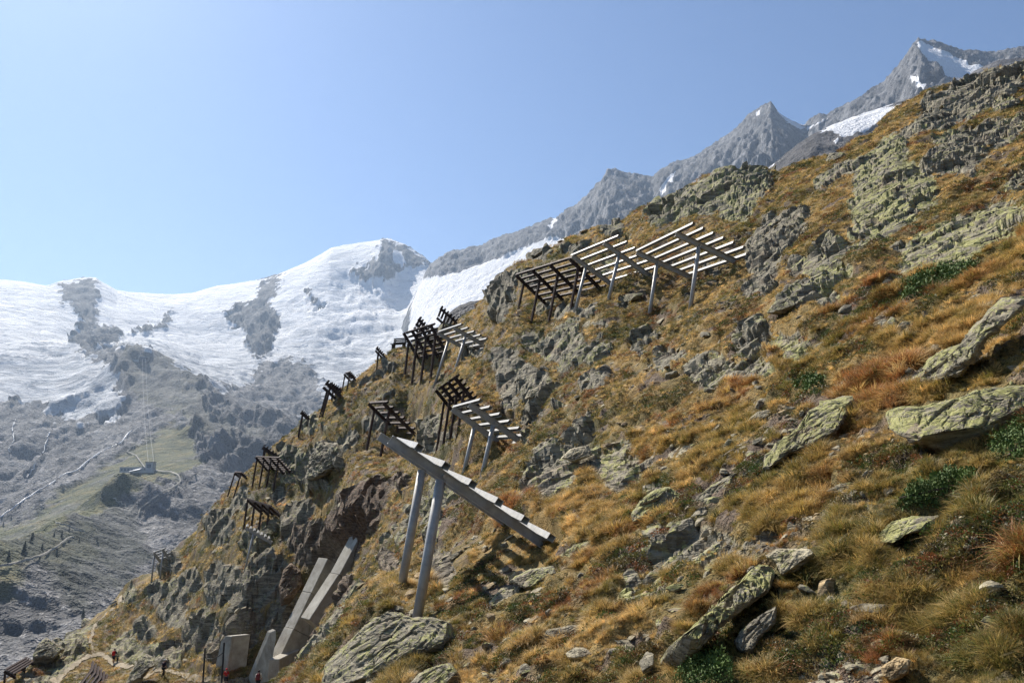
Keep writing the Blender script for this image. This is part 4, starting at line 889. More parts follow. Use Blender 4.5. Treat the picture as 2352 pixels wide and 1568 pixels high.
# ------------------------------------------------------------------ loose stones
def ico(level):
    bm = bmesh.new(); bmesh.ops.create_icosphere(bm, subdivisions=level, radius=1)
    V = np.array([v.co[:] for v in bm.verts]); Fc = [tuple(v.index for v in f.verts) for f in bm.faces]; bm.free(); return V, Fc
def stone_proto(seed, mk, flat, level=3):
    r_ = np.random.default_rng(seed); V, Fc = ico(level)
    nn = r_.normal(size=(11, 3)); nn /= np.linalg.norm(nn, axis=1, keepdims=True); dd = r_.uniform(.45, .95, 11)
    rad_ = np.min(np.where((V @ nn.T) > .05, dd[None] / np.maximum(V @ nn.T, .05), 9), axis=1); rad_ = np.minimum(rad_, 1.25)
    V = V * rad_[:, None]; V = V * (1 + .07 * fbm(V * 3, seed, 3)[:, None]) * np.array([1, r_.uniform(.55, .8), flat])
    me = D.meshes.new('stone'); me.from_pydata([tuple(v) for v in V], [], Fc); me.update(); me.materials.append(M[mk]); return me
PR = [stone_proto(50 + i, mk, fl) for i, (mk, fl) in enumerate([('r_grey', .5), ('r_pale', .4), ('r_some', .55), ('r_lichen', .5), ('r_pale', .6), ('r_tan', .45), ('r_grey', .6), ('r_some', .4)])]
PRF = [stone_proto(80 + i, mk, fl) for i, (mk, fl) in enumerate([('r_pale', .3), ('r_far', .35), ('r_pale', .25), ('r_far', .3), ('r_tan', .3)])]
zones = [ # label, group, box in the picture, count, px size range, protos, z-weighted
 ('loose schist stone lying in the foreground turf', 'stones strewn in the foreground turf', (1050, 1250, 2352, 1568), 52, (18, 62), PR),
 ('flat grey stone in the golden grass of the right slope', 'stones in the right slope grass', (1480, 700, 2352, 1250), 46, (14, 50), PR),
 ('pale slab of scree below the upper snow bridges', 'scree below the upper snow bridges', (1130, 700, 1560, 1000), 46, (9, 28), PRF),
 ('stone on the upper slope among rocks and turf', 'stones on the upper slope', (1250, 430, 2330, 700), 26, (7, 20), PRF),
 ('pale stone strewn on the turf of the left slope', 'stones on the left slope', (480, 850, 1050, 1300), 55, (5, 14), PRF),
 ('rubble stone on the earth beside the nearest posts', 'rubble beside the nearest posts', (780, 1180, 1180, 1420), 42, (9, 32), PRF),
 ('small stone on the bank below the left cliffs', 'stones along the lower trail', (110, 1390, 520, 1568), 30, (4, 10), PRF),
]
STN = []
for lb, gp, (x0, y0, x1, y1), cnt, (s0, s1), pr in zones:
    m = np.flatnonzero((vX > x0) & (vX < x1) & (vY > y0) & (vY < y1) & (vN[:, 2] > .45) & (rock[vis] < .5))
    for j in rng.choice(m, size=min(cnt, len(m)), replace=False):
        sz = s0 * (s1 / s0) ** (rng.random() ** 1.8) * .5 * vR[j] / F
        nn = Vector(vN[j]); nn = (nn + Vector((rng.normal() * .25, rng.normal() * .25, .25))).normalized()
        o = link('stone', pr[rng.integers(len(pr))], loc=Vector(vP[j]) + nn * sz * .22)
        o.rotation_euler = (nn.to_track_quat('Z', 'Y') @ Euler((0, 0, rng.uniform(0, 6.28))).to_quaternion()).to_euler(); o.scale = (sz, sz, sz)
        tag(o, lb, 'stone', gp); STN.append((vX[j], vY[j], sz * F / vR[j], vR[j]))

# ------------------------------------------------------------------ concrete walls below the overhang
def prism(name, label, pts, width, thick, wdir, cat='wall', joints=0):
    "a beam of rectangular section following 3-D points; wdir: width direction"
    root = tag(link(name, None, loc=Vector(pts[0])), label, cat, 'concrete walls below the overhang'); o_ = np.array(pts[0])
    for a, b in zip(pts[:-1], pts[1:]):
        wdir = np.cross(b - a, ZUP); wdir /= np.linalg.norm(wdir)
        L = np.linalg.norm(b - a); kk = max(1, int(round(L / 4.0))); d = (b - a) / L
        for i in range(kk):
            p0 = a + d * L * i / kk; p1 = a + d * (L * (i + 1) / kk - .03)
            j_ = rng.normal(size=2) * .02
            me = beam_mesh('wall_segment', (0, 0, 0), p1 - p0, [(-width/2 + j_[0], -thick), (width/2, -thick), (width/2 + j_[0], 0 + j_[1]), (-width/2, 0 + j_[1])], np.cross(wdir, d) if np.cross(wdir, d)[2] > 0 else -np.cross(wdir, d))
            bm = bmesh.new(); bm.from_mesh(me); bmesh.ops.bevel(bm, geom=list(bm.edges), offset=.04, segments=1, affect='EDGES'); bm.to_mesh(me); bm.free()
            me.materials.append(M['concrete']); link('wall_segment', me, root, Vector(p0 - o_))
    return root
wd = np.array([.62, -.78, 0.]); wd /= np.linalg.norm(wd)
prism('concrete_buttress', 'long sloping concrete buttress reaching up under the brown overhang', [at(622, 1528, 79.), at(742, 1280, 82.)], 1.6, 4.5, wd, 'buttress')
prism('concrete_buttress', 'upper stepped concrete buttress right of the long one', [at(700, 1420, 74.5), at(768, 1316, 76.), at(826, 1208, 77.5)], 1.6, 4., wd, 'buttress')
def solid(name, label, front, depth_v, cat='wall'):
    fr_ = np.array(front); b_ = fr_ + np.asarray(depth_v); o_ = fr_[0]; k = len(fr_)
    me = D.meshes.new(name); me.from_pydata([tuple(v - o_) for v in np.r_[fr_, b_]], [], [tuple(range(k)), tuple(range(k, 2 * k))[::-1]] + [(i, i + k, (i + 1) % k + k, (i + 1) % k) for i in range(k)])
    bm = bmesh.new(); bm.from_mesh(me); bmesh.ops.recalc_face_normals(bm, faces=bm.faces); bmesh.ops.bevel(bm, geom=list(bm.edges), offset=.05, segments=1, affect='EDGES'); bm.to_mesh(me); bm.free()
    me.materials.append(M['concrete']); return tag(link(name, me, loc=Vector(o_)), label, cat, 'concrete walls below the overhang')
solid('concrete_wall', 'upright concrete end face at the foot of the long buttress', [at(614, 1560, 77.5), at(641, 1560, 77.2), at(642, 1513, 77.2), at(616, 1513, 77.5)], np.array([1.2, 3.0, 0.3]))
solid('concrete_wall', 'triangular shaded concrete wing wall left of the long buttress', [at(572, 1570, 82.), at(617, 1566, 79.), at(634, 1468, 77.), at(634, 1446, 76.8), at(621, 1452, 77.5)], np.array([-.55, .75, 0.]))
solid('concrete_wall', 'stained concrete block standing alone by the trail below the cliffs', [at(487, 1560, 84.5), at(520, 1556, 83.), at(532, 1460, 82.4), at(519, 1459, 83.2), at(508, 1470, 84.2)], np.array([1.6, .8, 0.]))
# ------------------------------------------------------------------ trail, roads, streams laid on the ground
def ribbon(name, label, pts, wpx, picker, mat, lift, kind='structure', cat=None, n_=60):
    p = np.array(pts, float); d = np.r_[0, np.cumsum(np.hypot(*np.diff(p, axis=0).T))]; t = np.linspace(0, d[-1], n_)
    X = np.interp(t, d, p[:, 0]); Y = np.interp(t, d, p[:, 1]); C = []
    for x, y in zip(X, Y):
        q = picker(x, y); C.append(q[0] if isinstance(q, tuple) else q)
    C = np.array(C)
    for _ in range(2): C[1:-1] = (C[:-2] + 2 * C[1:-1] + C[2:]) / 4
    tg = np.gradient(C, axis=0); sd = np.cross(tg, ZUP); sd /= np.linalg.norm(sd, axis=1, keepdims=True) + 1e-9
    R_ = np.linalg.norm(C, axis=1); w = wpx * R_ / F * (1 + .30 * np.array([math.sin(i * .7) * math.sin(i * .23) for i in range(n_)]))
    rows = []
    for k in (-1, -.5, 0, .5, 1): rows.append(C + sd * (w * k * .5)[:, None] + np.array([0, 0, 1.]) * (lift * (1.25 - .5 * abs(k))))
    if picker is pick:
        for rw in rows:
            for q in rw: q[2] = ground_z(q[0], q[1]) + lift
    me = mesh_np(name, np.stack(rows, 1), grid_faces(n_, 5)); me.materials.append(mat)
    return tag(link(name, me), label, cat or name.replace('_', ' '), kind=kind)
n = NT('trodden_earth'); p = n.pos(); M['path'] = n.done(n.ramp(n.noise(p, 1.6, 8, .7), [(.3, (.16, .125, .08)), (.55, (.29, .235, .155)), (.8, (.42, .36, .26))]), n.bump(n.noise(p, 5, 5, .7), .5, .05))
n = NT('gravel_road'); p = n.pos(); M['gravel'] = n.done(n.ramp(n.noise(p, .2, 6, .7), [(.3, (.20, .185, .15)), (.7, (.33, .31, .26))]))
n = NT('glacier_water'); p = n.pos(); M['water'] = n.done(n.ramp(n.noise(p, .06, 8, .75), [(.3, (.25, .26, .27)), (.6, (.55, .56, .57))]), n.bump(n.noise(p, .3, 5, .7), .5, 1.5), .35)
ribbon('trail', 'pale trodden footpath curving across the grassy spur', [(118,1580),(150,1545),(180,1520),(205,1507),(232,1501),(245,1512),(262,1524),(285,1530),(300,1532)], 11, pick, M['path'], .10, n_=150)
ribbon('trail', 'narrow footpath climbing the shoulder to the left skyline', [(215,1500),(208,1475),(212,1450),(222,1430),(240,1415),(262,1398),(278,1380)], 5, pick, M['path'], .10, n_=150)
ribbon('trail', 'footpath section running past the cliff foot and rope posts', [(330,1560),(360,1535),(400,1545),(450,1558),(500,1562),(560,1568),(600,1572)], 10, pick, M['path'], .10, n_=150)
ribbon('gravel_road', 'gravel service road curving round the moraine to the station', [(318,1186),(322,1172),(345,1152),(380,1132),(405,1118),(416,1106),(412,1094),(395,1087),(370,1084),(345,1083)], 3.2, pick_far, M['gravel'], 4.5)
ribbon('gravel_road', 'thin track climbing from the station up the moraine', [(333,1076),(322,1062),(312,1048),(290,1038),(305,1028),(340,1014),(352,1008)], 2.2, pick_far, M['gravel'], 4.5)
ribbon('gravel_road', 'faint road along the lower grassy terrace at left', [(-20,1312),(40,1300),(90,1285),(130,1262),(155,1240),(168,1238)], 3.0, pick_far, M['gravel'], 4.5)
ribbon('gravel_road', 'thin path crossing the green moraine flank', [(128,1206),(160,1214),(195,1228),(170,1222)], 1.6, pick_far, M['gravel'], 4.5)
ribbon('gravel_road', 'zigzag path on the ridge below the station', [(240,1142),(262,1150),(285,1162),(290,1166)], 1.6, pick_far, M['gravel'], 4.5)
ribbon('stream', 'white glacier torrent running down along the moraine', [(-20,1205),(30,1170),(70,1140),(110,1118),(150,1092),(172,1086),(200,1062),(240,1035),(275,1022),(300,990)], 3.2, pick_far, M['water'], 6.0)
ribbon('stream', 'thin meltwater rill falling over the polished slabs', [(60,1100),(75,1080),(100,1040),(108,1010),(120,985)], 1.8, pick_far, M['water'], 6.0)
ribbon('stream', 'short meltwater rill left of the torrent', [(20,1040),(32,1010),(28,985),(36,965)], 1.6, pick_far, M['water'], 6.0)

# ------------------------------------------------------------------ cable-car stations, masts, conifers across the valley
def box(name, parent, c, sx, sy, sz, mat, rz=0., bev=0):
    bm = bmesh.new(); bmesh.ops.create_cube(bm, size=1); bmesh.ops.scale(bm, vec=(sx, sy, sz), verts=bm.verts)
    if bev: bmesh.ops.bevel(bm, geom=list(bm.edges), offset=bev, segments=2, affect='EDGES')
    me = D.meshes.new(name); bm.to_mesh(me); bm.free(); me.materials.append(mat)
    o = link(name, me, parent, c); o.rotation_euler = (0, 0, rz); return o
M['wallf'] = plain('station_plaster', (.40, .39, .37)); M['rooff'] = plain('station_roof', (.30, .33, .38), .5); M['glassf'] = plain('station_glass', (.06, .08, .11), .2); M['darkf'] = plain('station_dark', (.05, .05, .055))
p0 = pick_far(328, 1083)
st = tag(link('cable_car_station', None, loc=Vector(p0)), 'cable-car station with pale tower on the green moraine', 'building')
box('wall', st, (-22, 0, 4), 62, 18, 12, M['wallf']); box('roof', st, (-22, 0, 10.7), 64, 20, 1.4, M['rooff']); box('tower', st, (20, 0, 10), 18, 18, 26, M['wallf']); box('tower_roof', st, (20, 0, 23.8), 20, 20, 1.6, M['darkf'])
box('terrace', st, (10, -14, .5), 60, 14, 7, M['wallf'])
rf_ = box('annex_roof', st, (-8, -20, 4.2), 26, 14, 1, M['rooff']); rf_.rotation_euler = (.25, -.2, 0)
for i in range(6): box('window', st, (-48 + i * 8.5, -9.1, 5), 5, .4, 4, M['glassf'])
box('window', st, (20, -9.2, 14), 11, .5, 9, M['glassf'])
p1 = pick_far(329, 829)
s2 = tag(link('cable_car_station', None, loc=Vector(p1)), 'small dark summit station on the dark rock knoll amid the ice', 'building')
box('wall', s2, (0, 0, 8), 34, 20, 22, M['darkf']); box('roof', s2, (0, 0, 19.8), 37, 23, 1.5, M['rooff']); box('annex', s2, (-36, 0, 3), 38, 14, 10, M['wallf'])
box('window', s2, (0, -10.2, 11), 20, .5, 6, M['glassf'])
# low embankment wall along the road
ribbon('embankment_wall', 'low stone wall edging the outer side of the service road', [(326,1188),(336,1172),(370,1148),(410,1124),(440,1098),(452,1090)], 2.0, pick_far, plain('embankment_stone', (.13, .125, .11), scale=.3), 4.5, None, 'wall')
def conifer_mesh(seed):
    r_ = np.random.default_rng(seed); V, Fc = [], []
    for k in range(9):
        z0 = .12 + .095 * k; rr = .20 * (1 - k / 9.5) + .02
        for j in range(9):
            a = 6.283 * j / 9 + r_.uniform(-.3, .3); b = len(V); w = .38
            V += [(0, 0, z0 + .10), (rr * math.cos(a - w) * r_.uniform(.7, 1.1), rr * math.sin(a - w), z0 - .03 * r_.random()), (rr * 1.2 * math.cos(a), rr * 1.2 * math.sin(a), z0 - .05), (rr * math.cos(a + w), rr * math.sin(a + w), z0 - .02)]
            Fc += [(b, b + 1, b + 2), (b, b + 2, b + 3)]
    return V, Fc
M['conif'] = plain('conifer_needles', (.022, .032, .016), .9, .4, 3); M['bark'] = plain('bark', (.09, .065, .045))
cmx = []
for s_ in range(3):
    V, Fc = conifer_mesh(s_); me = D.meshes.new('crown'); me.from_pydata(V, [], Fc); me.materials.append(M['conif']); cmx.append(me)
trm = beam_mesh('trunk', (0, 0, -.05), (0, 0, .3), circle(.018, 6), np.array([1., 0, 0])); trm.materials.append(M['bark'])
spots = [(70,1245,15),(75,1240,13),(95,1262,12),(52,1270,14),(58,1266,16),(22,1283,12),(125,1235,11),(142,1234,14),(25,1190,12),(8,1208,13),(190,1420,13),(222,1240,10),(160,1220,10),(182,1246,11)]
for i, (x, y, h) in enumerate(spots):
    q = pick_far(x, y); t = tag(link('conifer', None, loc=Vector(q)), 'dark conifer on the far moraine below the station', 'tree', 'conifers scattered across the far valley')
    h *= .8
    for nm, me in (('crown', cmx[i % 3]), ('trunk', trm)): o = link(nm, me, t); o.scale = (h, h, h); o.rotation_euler = (0, 0, i)
def tube_mesh(name, pts, r, k=6):
    pts = np.array(pts, float); tg = np.gradient(pts, axis=0); V = []
    for q, t in zip(pts, tg):
        s_ = np.cross(t, ZUP + .01); s_ /= np.linalg.norm(s_); u_ = np.cross(s_, t); u_ /= np.linalg.norm(u_)
        V += [q + r * (math.cos(2 * math.pi * i / k) * s_ + math.sin(2 * math.pi * i / k) * u_) for i in range(k)]
    Fq = [(i * k + j, i * k + (j + 1) % k, (i + 1) * k + (j + 1) % k, (i + 1) * k + j) for i in range(len(pts) - 1) for j in range(k)]
    return mesh_np(name, V, Fq)
# cableway: two ropes from the lower to the upper station
cb = tag(link('cableway', None, loc=Vector(p0)), 'pair of thin cableway ropes rising from the station tower', 'cable')
for s_ in (-7, 7):
    a_ = np.array([20. + s_, 0, 24]); b_ = p1 - p0 + np.array([s_, 0, 16]); pv = a_
    V = [a_ + (b_ - a_) * t - np.array([0, 0, 1]) * 60 * 4 * t * (1 - t) * .5 for t in np.linspace(0, 1, 9)]
    me = tube_mesh('rope', V, .30); me.materials.append(M['wallf']); link('rope', me, cb)

# ------------------------------------------------------------------ bench on the crest, rope posts on the trail
q, _ = pick(916, 800); M['wood'] = plain('weathered_wood', (.06, .045, .035))
bn = tag(link('bench', None, loc=Vector(q)), 'small dark wooden bench silhouetted on the crest', 'bench'); bn.rotation_euler = (0, 0, -.4)
k_ = 1.5
for i in range(3): box('seat_slat', bn, (0, -.2 * k_ + .18 * i * k_, .45 * k_), 1.6 * k_, .15 * k_, .06 * k_, M['wood'])
for i in range(3): box('back_slat', bn, (0, .30 * k_ + .05 * i * k_, (.65 + .2 * i) * k_), 1.6 * k_, .05 * k_, .14 * k_, M['wood'])
for s_ in (-.6, .6): box('leg', bn, (s_ * k_, 0, .15 * k_), .1 * k_, .5 * k_, .62 * k_, M['wood']); box('back_support', bn, (s_ * k_, .28 * k_, .6 * k_), .08 * k_, .08 * k_, 1.0 * k_, M['wood'])
ra, rb_ = at(466, 1565, 84.), at(509, 1566, 82.)
rp = tag(link('rope_handrail', None, loc=Vector(ra)), 'two dark iron posts with a sagging rope beside the trail', 'handrail')
M['iron'] = plain('dark_iron', (.03, .028, .027), .6)
for b_, hh in ((np.zeros(3), 2.4), (rb_ - ra, 2.9)):
    me = beam_mesh('post', (0, 0, -.8), (0, 0, hh), circle(.09, 8), np.array([1., 0, 0])); me.materials.append(M['iron']); link('post', me, rp, Vector(b_))
me = tube_mesh('rope', [(rb_ - ra) * t + np.array([0, 0, 2.3 + .5 * t - 1.4 * t * (1 - t)]) for t in np.linspace(0, 1, 12)], .035); me.materials.append(M['iron']); link('rope', me, rp)

# ------------------------------------------------------------------ hikers
def skin(name, pts, edges, rad, mat, parent, root=0, sub=1):
    me = D.meshes.new(name); me.from_pydata(pts, edges, []); o = D.objects.new(name, me); COL.objects.link(o)
    mo = o.modifiers.new('skin', 'SKIN'); mo.use_smooth_shade = True
    for v, r in zip(me.skin_vertices[0].data, rad): v.radius = (r, r) if not isinstance(r, tuple) else r
    me.skin_vertices[0].data[root].use_root = True
    o.modifiers.new('sub', 'SUBSURF').levels = sub
    dg = bpy.context.evaluated_depsgraph_get(); ev = o.evaluated_get(dg); m2 = D.meshes.new_from_object(ev)
    D.objects.remove(o); m2.name = name; m2.materials.clear(); m2.materials.append(mat)
    return link(name, m2, parent)
M['skin'] = plain('skin', (.42, .25, .17), .6, .08)
def person(label, pos, face, h, shirt, trousers, hair, hat=None, pack=None, stride=.16, shorts=False, poles=False):
    t = tag(link('person', None, loc=Vector(pos)), label, 'person', 'hikers on the trail'); t.rotation_euler = (0, 0, face); t.scale = (h / 1.75,) * 3
    s = stride
    J = {'pel': (0, 0, .95), 'wai': (0, .01, 1.10), 'che': (0, .03, 1.32), 'nek': (0, .04, 1.48), 'hd0': (0, .06, 1.58), 'hd1': (0, .07, 1.70),
         'sl': (-.19, .03, 1.42), 'el': (-.26, -.03, 1.14), 'wl': (-.25, .10, .92), 'kl_': (-.25, .16, .84), 'sr': (.19, .03, 1.42), 'er': (.26, .0, 1.14), 'wr': (.25, .15, .94), 'kr_': (.25, .22, .87),
         'hl': (-.10, 0, .90), 'knl': (-.10, s * .9, .50), 'al': (-.10, s * .6, .09), 'tl': (-.11, s * .6 + .16, .04), 'hr': (.10, 0, .90), 'knr': (.10, -s * .3, .49), 'ar': (.10, -s * 1.4, .12), 'tr': (.11, -s * 1.4 + .15, .05)}
    E = [('pel','wai'),('wai','che'),('che','nek'),('nek','hd0'),('hd0','hd1'),('che','sl'),('sl','el'),('el','wl'),('wl','kl_'),('che','sr'),('sr','er'),('er','wr'),('wr','kr_'),('pel','hl'),('hl','knl'),('knl','al'),('al','tl'),('pel','hr'),('hr','knr'),('knr','ar'),('ar','tr')]
    RD = {'pel': (.15, .11), 'wai': (.14, .10), 'che': (.17, .115), 'nek': .06, 'hd0': (.075, .09), 'hd1': (.07, .085), 'sl': .065, 'el': .045, 'wl': .032, 'kl_': .035, 'sr': .065, 'er': .045, 'wr': .032, 'kr_': .035,
          'hl': .09, 'knl': .06, 'al': .042, 'tl': .035, 'hr': .09, 'knr': .06, 'ar': .042, 'tr': .035}
    def sub(keys, grow, nm, mat, ed=None):
        ks = list(keys); ix = {k: i for i, k in enumerate(ks)}
        rr = [tuple(x + grow for x in RD[k]) if isinstance(RD[k], tuple) else RD[k] + grow for k in ks]
        return skin(nm, [J[k] for k in ks], [(ix[a], ix[b]) for a, b in E if a in ix and b in ix], rr, mat, t)
    sub(J.keys(), 0, 'body', M['skin'])
    sub(['pel', 'wai', 'che', 'sl', 'el', 'sr', 'er'], .022, 'shirt', shirt)
    sub(['pel', 'hl', 'knl', 'hr', 'knr'] + ([] if shorts else ['al', 'ar']), .022, 'trousers', trousers)
    sub(['al', 'tl'], .02, 'shoe', M['iron']); sub(['ar', 'tr'], .02, 'shoe', M['iron'])
    V, Fc = ico(3); V = V * np.array([.105, .115, .10]) + np.array([0, .05, 1.70]); V = V[:]; me = D.meshes.new('hair'); me.from_pydata([tuple(v) for v in V], [], Fc); me.materials.append(hat or hair)
    link('cap' if hat else 'hair', me, t)
    if hat: box('cap_brim', t, (0, .17, 1.69), .15, .12, .02, hat, 0, .006)
    if pack:
        pk = box('backpack', t, (0, -.20, 1.27), .34, .22, .52, pack, 0, .06); box('pocket', pk, (0, -.12, -.08), .24, .07, .24, pack, 0, .03)
        for s_ in (-1, 1): box('strap', pk, (s_ * .11, .22, .05), .05, .30, .42, M['iron'], 0, .012)
    if poles:
        for s_, k in ((-1, 'kl_'), (1, 'kr_')):
            b_ = np.array(J[k]); me = beam_mesh('trekking_pole', b_ + np.array([0, 0, .06]), b_ + np.array([s_ * .08, .1, -b_[2]]), circle(.012, 6), np.array([1., 0, 0])); me.materials.append(M['iron']); link('trekking_pole', me, t, Vector(b_ + np.array([0, 0, .06])))
    return t
red = plain('red_cloth', (.55, .035, .03), .8, .15); dark = plain('dark_cloth', (.03, .03, .035)); navy = plain('navy_cloth', (.035, .03, .05)); white = plain('cream_cloth', (.55, .53, .44)); grey = plain('grey_cap', (.45, .45, .46)); maroon = plain('maroon_pack', (.17, .03, .035)); brownh = plain('brown_hair', (.03, .02, .014)); green = plain('olive_cloth', (.10, .11, .06))
def onhill(X, Y, R=None):
    p_, _ = pick(X, Y, 3); return p_
person('hiker with a red backpack walking away along the far trail', onhill(260, 1524), .1, 1.80, dark, dark, brownh, None, red, shorts=True)
person('small child walking beside the hiker with the red backpack', onhill(270, 1524), .2, 1.15, green, dark, brownh, None, None, .12)
person('hiker in dark clothes and grey cap with trekking poles', onhill(374, 1556), -.5, 1.75, navy, dark, brownh, grey, None, .2, poles=True)
P_ = at(518, 1575, 82.); person('child in red cap and red shirt by the rope posts', P_, .3, 1.62, red, dark, brownh, red, None, .10, shorts=True)
P_ = at(592, 1588, 76.); person('hiker in cream shirt with a maroon backpack below the concrete buttress', P_, .1, 1.85, white, dark, brownh, None, maroon, .12)

# ------------------------------------------------------------------ juniper
M['juniper'] = plain('juniper_needles', (.10, .15, .034), .7, .5, 6)
def juniper(label, poly, hgt_px, seed, cnt=5200):
    r_ = np.random.default_rng(seed); d_ = in_poly(vX, vY, poly); m = np.flatnonzero(d_ > 0)
    j = m[r_.integers(len(m), size=cnt)]; R0 = np.median(vR[j]); q = R0 / F
    ctr = vP[m].mean(0); edge_ = sstep(0, 22, d_[j]); lump = .55 + .9 * (fbm(vP[j] / (22 * q), seed, 3) + .3)
    Hh = hgt_px * q * edge_ * np.clip(lump, .1, 1.6) * r_.random(cnt) ** .6
    b = vP[j] - ctr + r_.normal(size=(cnt, 3)) * 3 * q; b[:, 2] += Hh
    a = r_.normal(size=(cnt, 3)) + np.array([0, 0, .9]); a /= np.linalg.norm(a, axis=1, keepdims=True); s = np.cross(a, r_.normal(size=(cnt, 3))); s /= np.linalg.norm(s, axis=1, keepdims=True)
    L = 6.5 * q * r_.uniform(.6, 1.4, cnt)[:, None]; w = 1.5 * q
    V = np.stack([b - s * w * .5, b + a * L * .55 - s * w, b + a * L, b + a * L * .5 + s * w], 1).reshape(-1, 3)
    root = tag(link('juniper_shrub', None, loc=Vector(ctr)), label, 'shrub', 'juniper shrubs')
    me = mesh_np('foliage', V, np.arange(cnt * 4).reshape(-1, 4), False); me.materials.append(M['juniper']); link('foliage', me, root)
    for k in range(3):
        i = j[k * 7]; e = vP[j[k * 7 + 3]] - ctr + np.array([0, 0, hgt_px * q * .4]); me = beam_mesh('stem', (0, 0, 0), e - (vP[i] - ctr), circle(2.2 * q, 6), ZUP + .01); me.materials.append(M['bark']); link('stem', me, root, Vector(vP[i] - ctr))
juniper('dark green juniper mat below the big lichened crag at right', [(2055,682),(2075,655),(2110,630),(2160,618),(2210,606),(2262,600),(2275,615),(2225,640),(2170,662),(2120,682),(2080,690)], 26, 5, 7000)
juniper('bright green low juniper in the right foreground', [(2060,1165),(2090,1130),(2150,1105),(2230,1090),(2265,1105),(2230,1150),(2180,1180),(2100,1185)], 34, 6, 9000)
juniper('small dark shrub under the shelving slab at middle right', [(1820,885),(1850,862),(1895,868),(1900,890),(1860,905),(1830,900)], 24, 7, 2200)
juniper('dark shrub beneath the right edge slab', [(2250,1030),(2300,990),(2380,960),(2420,1010),(2380,1060),(2290,1065)], 30, 8, 4500)
juniper('dark heather clump at the bottom under the slanting slab', [(1540,1568),(1580,1520),(1640,1500),(1690,1540),(1700,1600),(1560,1600)], 42, 9, 5000)

JP = [[(2055,682),(2075,655),(2110,630),(2160,618),(2210,606),(2262,600),(2275,615),(2225,640),(2170,662),(2120,682),(2080,690)], [(2060,1165),(2090,1130),(2150,1105),(2230,1090),(2265,1105),(2230,1150),(2180,1180),(2100,1185)], [(1820,885),(1850,862),(1895,868),(1900,890),(1860,905),(1830,900)], [(2250,1030),(2300,990),(2380,960),(2420,1010),(2380,1060),(2290,1065)], [(1540,1568),(1580,1520),(1640,1500),(1690,1540),(1700,1600),(1560,1600)]]

# ------------------------------------------------------------------ grass and dwarf shrubs (ground cover)
PROTO = D.collections.new('ground_cover_kinds')
def tuft(seed, nb, h, spread, w, segs, lean):
    r_ = np.random.default_rng(seed); V, Fc = [], []
    for k in range(nb):
        a = r_.uniform(0, 6.283); r0 = spread * .55 * math.sqrt(r_.random()); bx_, by_ = r0 * math.cos(a), r0 * math.sin(a)
        da = a + r_.normal() * .7; L = h * r_.uniform(.5, 1.25); ln = lean * r_.uniform(.4, 1.5); ww = w * r_.uniform(.6, 1.3)
        sx, sy = -math.sin(da) * ww, math.cos(da) * ww; b = len(V)
        for s in range(segs):
            t = s / segs; out_ = ln * L * t * t; z = L * (t - .38 * ln * t * t); k_ = 1 - t * .75
            x, y = bx_ + math.cos(da) * out_, by_ + math.sin(da) * out_
            V += [(x - sx * k_, y - sy * k_, z), (x + sx * k_, y + sy * k_, z)]
        out_ = ln * L; V.append((bx_ + math.cos(da) * out_, by_ + math.sin(da) * out_, L * (1 - .38 * ln)))
        for s in range(segs - 1): Fc.append((b + 2 * s, b + 2 * s + 1, b + 2 * s + 3, b + 2 * s + 2))
        e = b + 2 * (segs - 1); Fc.append((e, e + 1, b + 2 * segs))
    return V, Fc
def leafy(seed, nl, h, spread, lw):
    r_ = np.random.default_rng(seed); V, Fc = [], []
    for k in range(nl):
        a = r_.uniform(0, 6.283); rr = spread * math.sqrt(r_.random()); z = h * (1 - (rr / spread) ** 2) * r_.uniform(.35, 1.1); c = np.array([rr * math.cos(a), rr * math.sin(a), z])
        u = r_.normal(size=3) + np.array([math.cos(a), math.sin(a), .8]); u /= np.linalg.norm(u); s = np.cross(u, r_.normal(size=3)); s /= np.linalg.norm(s); b = len(V)
        V += [tuple(c), tuple(c + u * lw * .6 - s * lw * .38), tuple(c + u * lw * 1.4), tuple(c + u * lw * .6 + s * lw * .38)]; Fc.append((b, b + 1, b + 2, b + 3))
    return V, Fc
def blade_mat(name, trans, gloss):
    m = D.materials.new(name); m.use_nodes = True; t = m.node_tree; t.nodes.clear()
    out_ = t.nodes.new('ShaderNodeOutputMaterial'); a = t.nodes.new('ShaderNodeAttribute'); a.attribute_name = 'tint'; a.attribute_type = 'INSTANCER'
    d = t.nodes.new('ShaderNodeBsdfPrincipled'); d.inputs['Roughness'].default_value = .55; d.inputs['Specular IOR Level'].default_value = gloss
    tr = t.nodes.new('ShaderNodeBsdfTranslucent'); mx = t.nodes.new('ShaderNodeMixShader'); mx.inputs[0].default_value = trans
    t.links.new(a.outputs['Color'], d.inputs['Base Color']); t.links.new(a.outputs['Color'], tr.inputs['Color'])
    t.links.new(d.outputs[0], mx.inputs[1]); t.links.new(tr.outputs[0], mx.inputs[2]); t.links.new(mx.outputs[0], out_.inputs[0]); return m
M['blade'] = blade_mat('dry_grass_blades', .38, .35); M['leaf'] = blade_mat('dwarf_shrub_leaves', .25, .3)
protos = []
def add_proto(nm, VF, mat):
    me = D.meshes.new(nm); me.from_pydata(VF[0], [], VF[1]); me.materials.append(mat); o = D.objects.new(nm, me); PROTO.objects.link(o); protos.append(o)
for i in range(4): add_proto('aa_tuft%d' % i, tuft(400 + i, 70, 1.0, .9, .022, 3, [.5, .8, 1.1, .7][i]), M['blade'])
for i in range(3): add_proto('bb_far_tuft%d' % i, tuft(420 + i, 34, .75, 1.1, .045, 2, [.7, 1.0, .5][i]), M['blade'])
for i in range(3): add_proto('cc_leaf%d' % i, leafy(440 + i, 80, .6, 1.0, .17), M['leaf'])
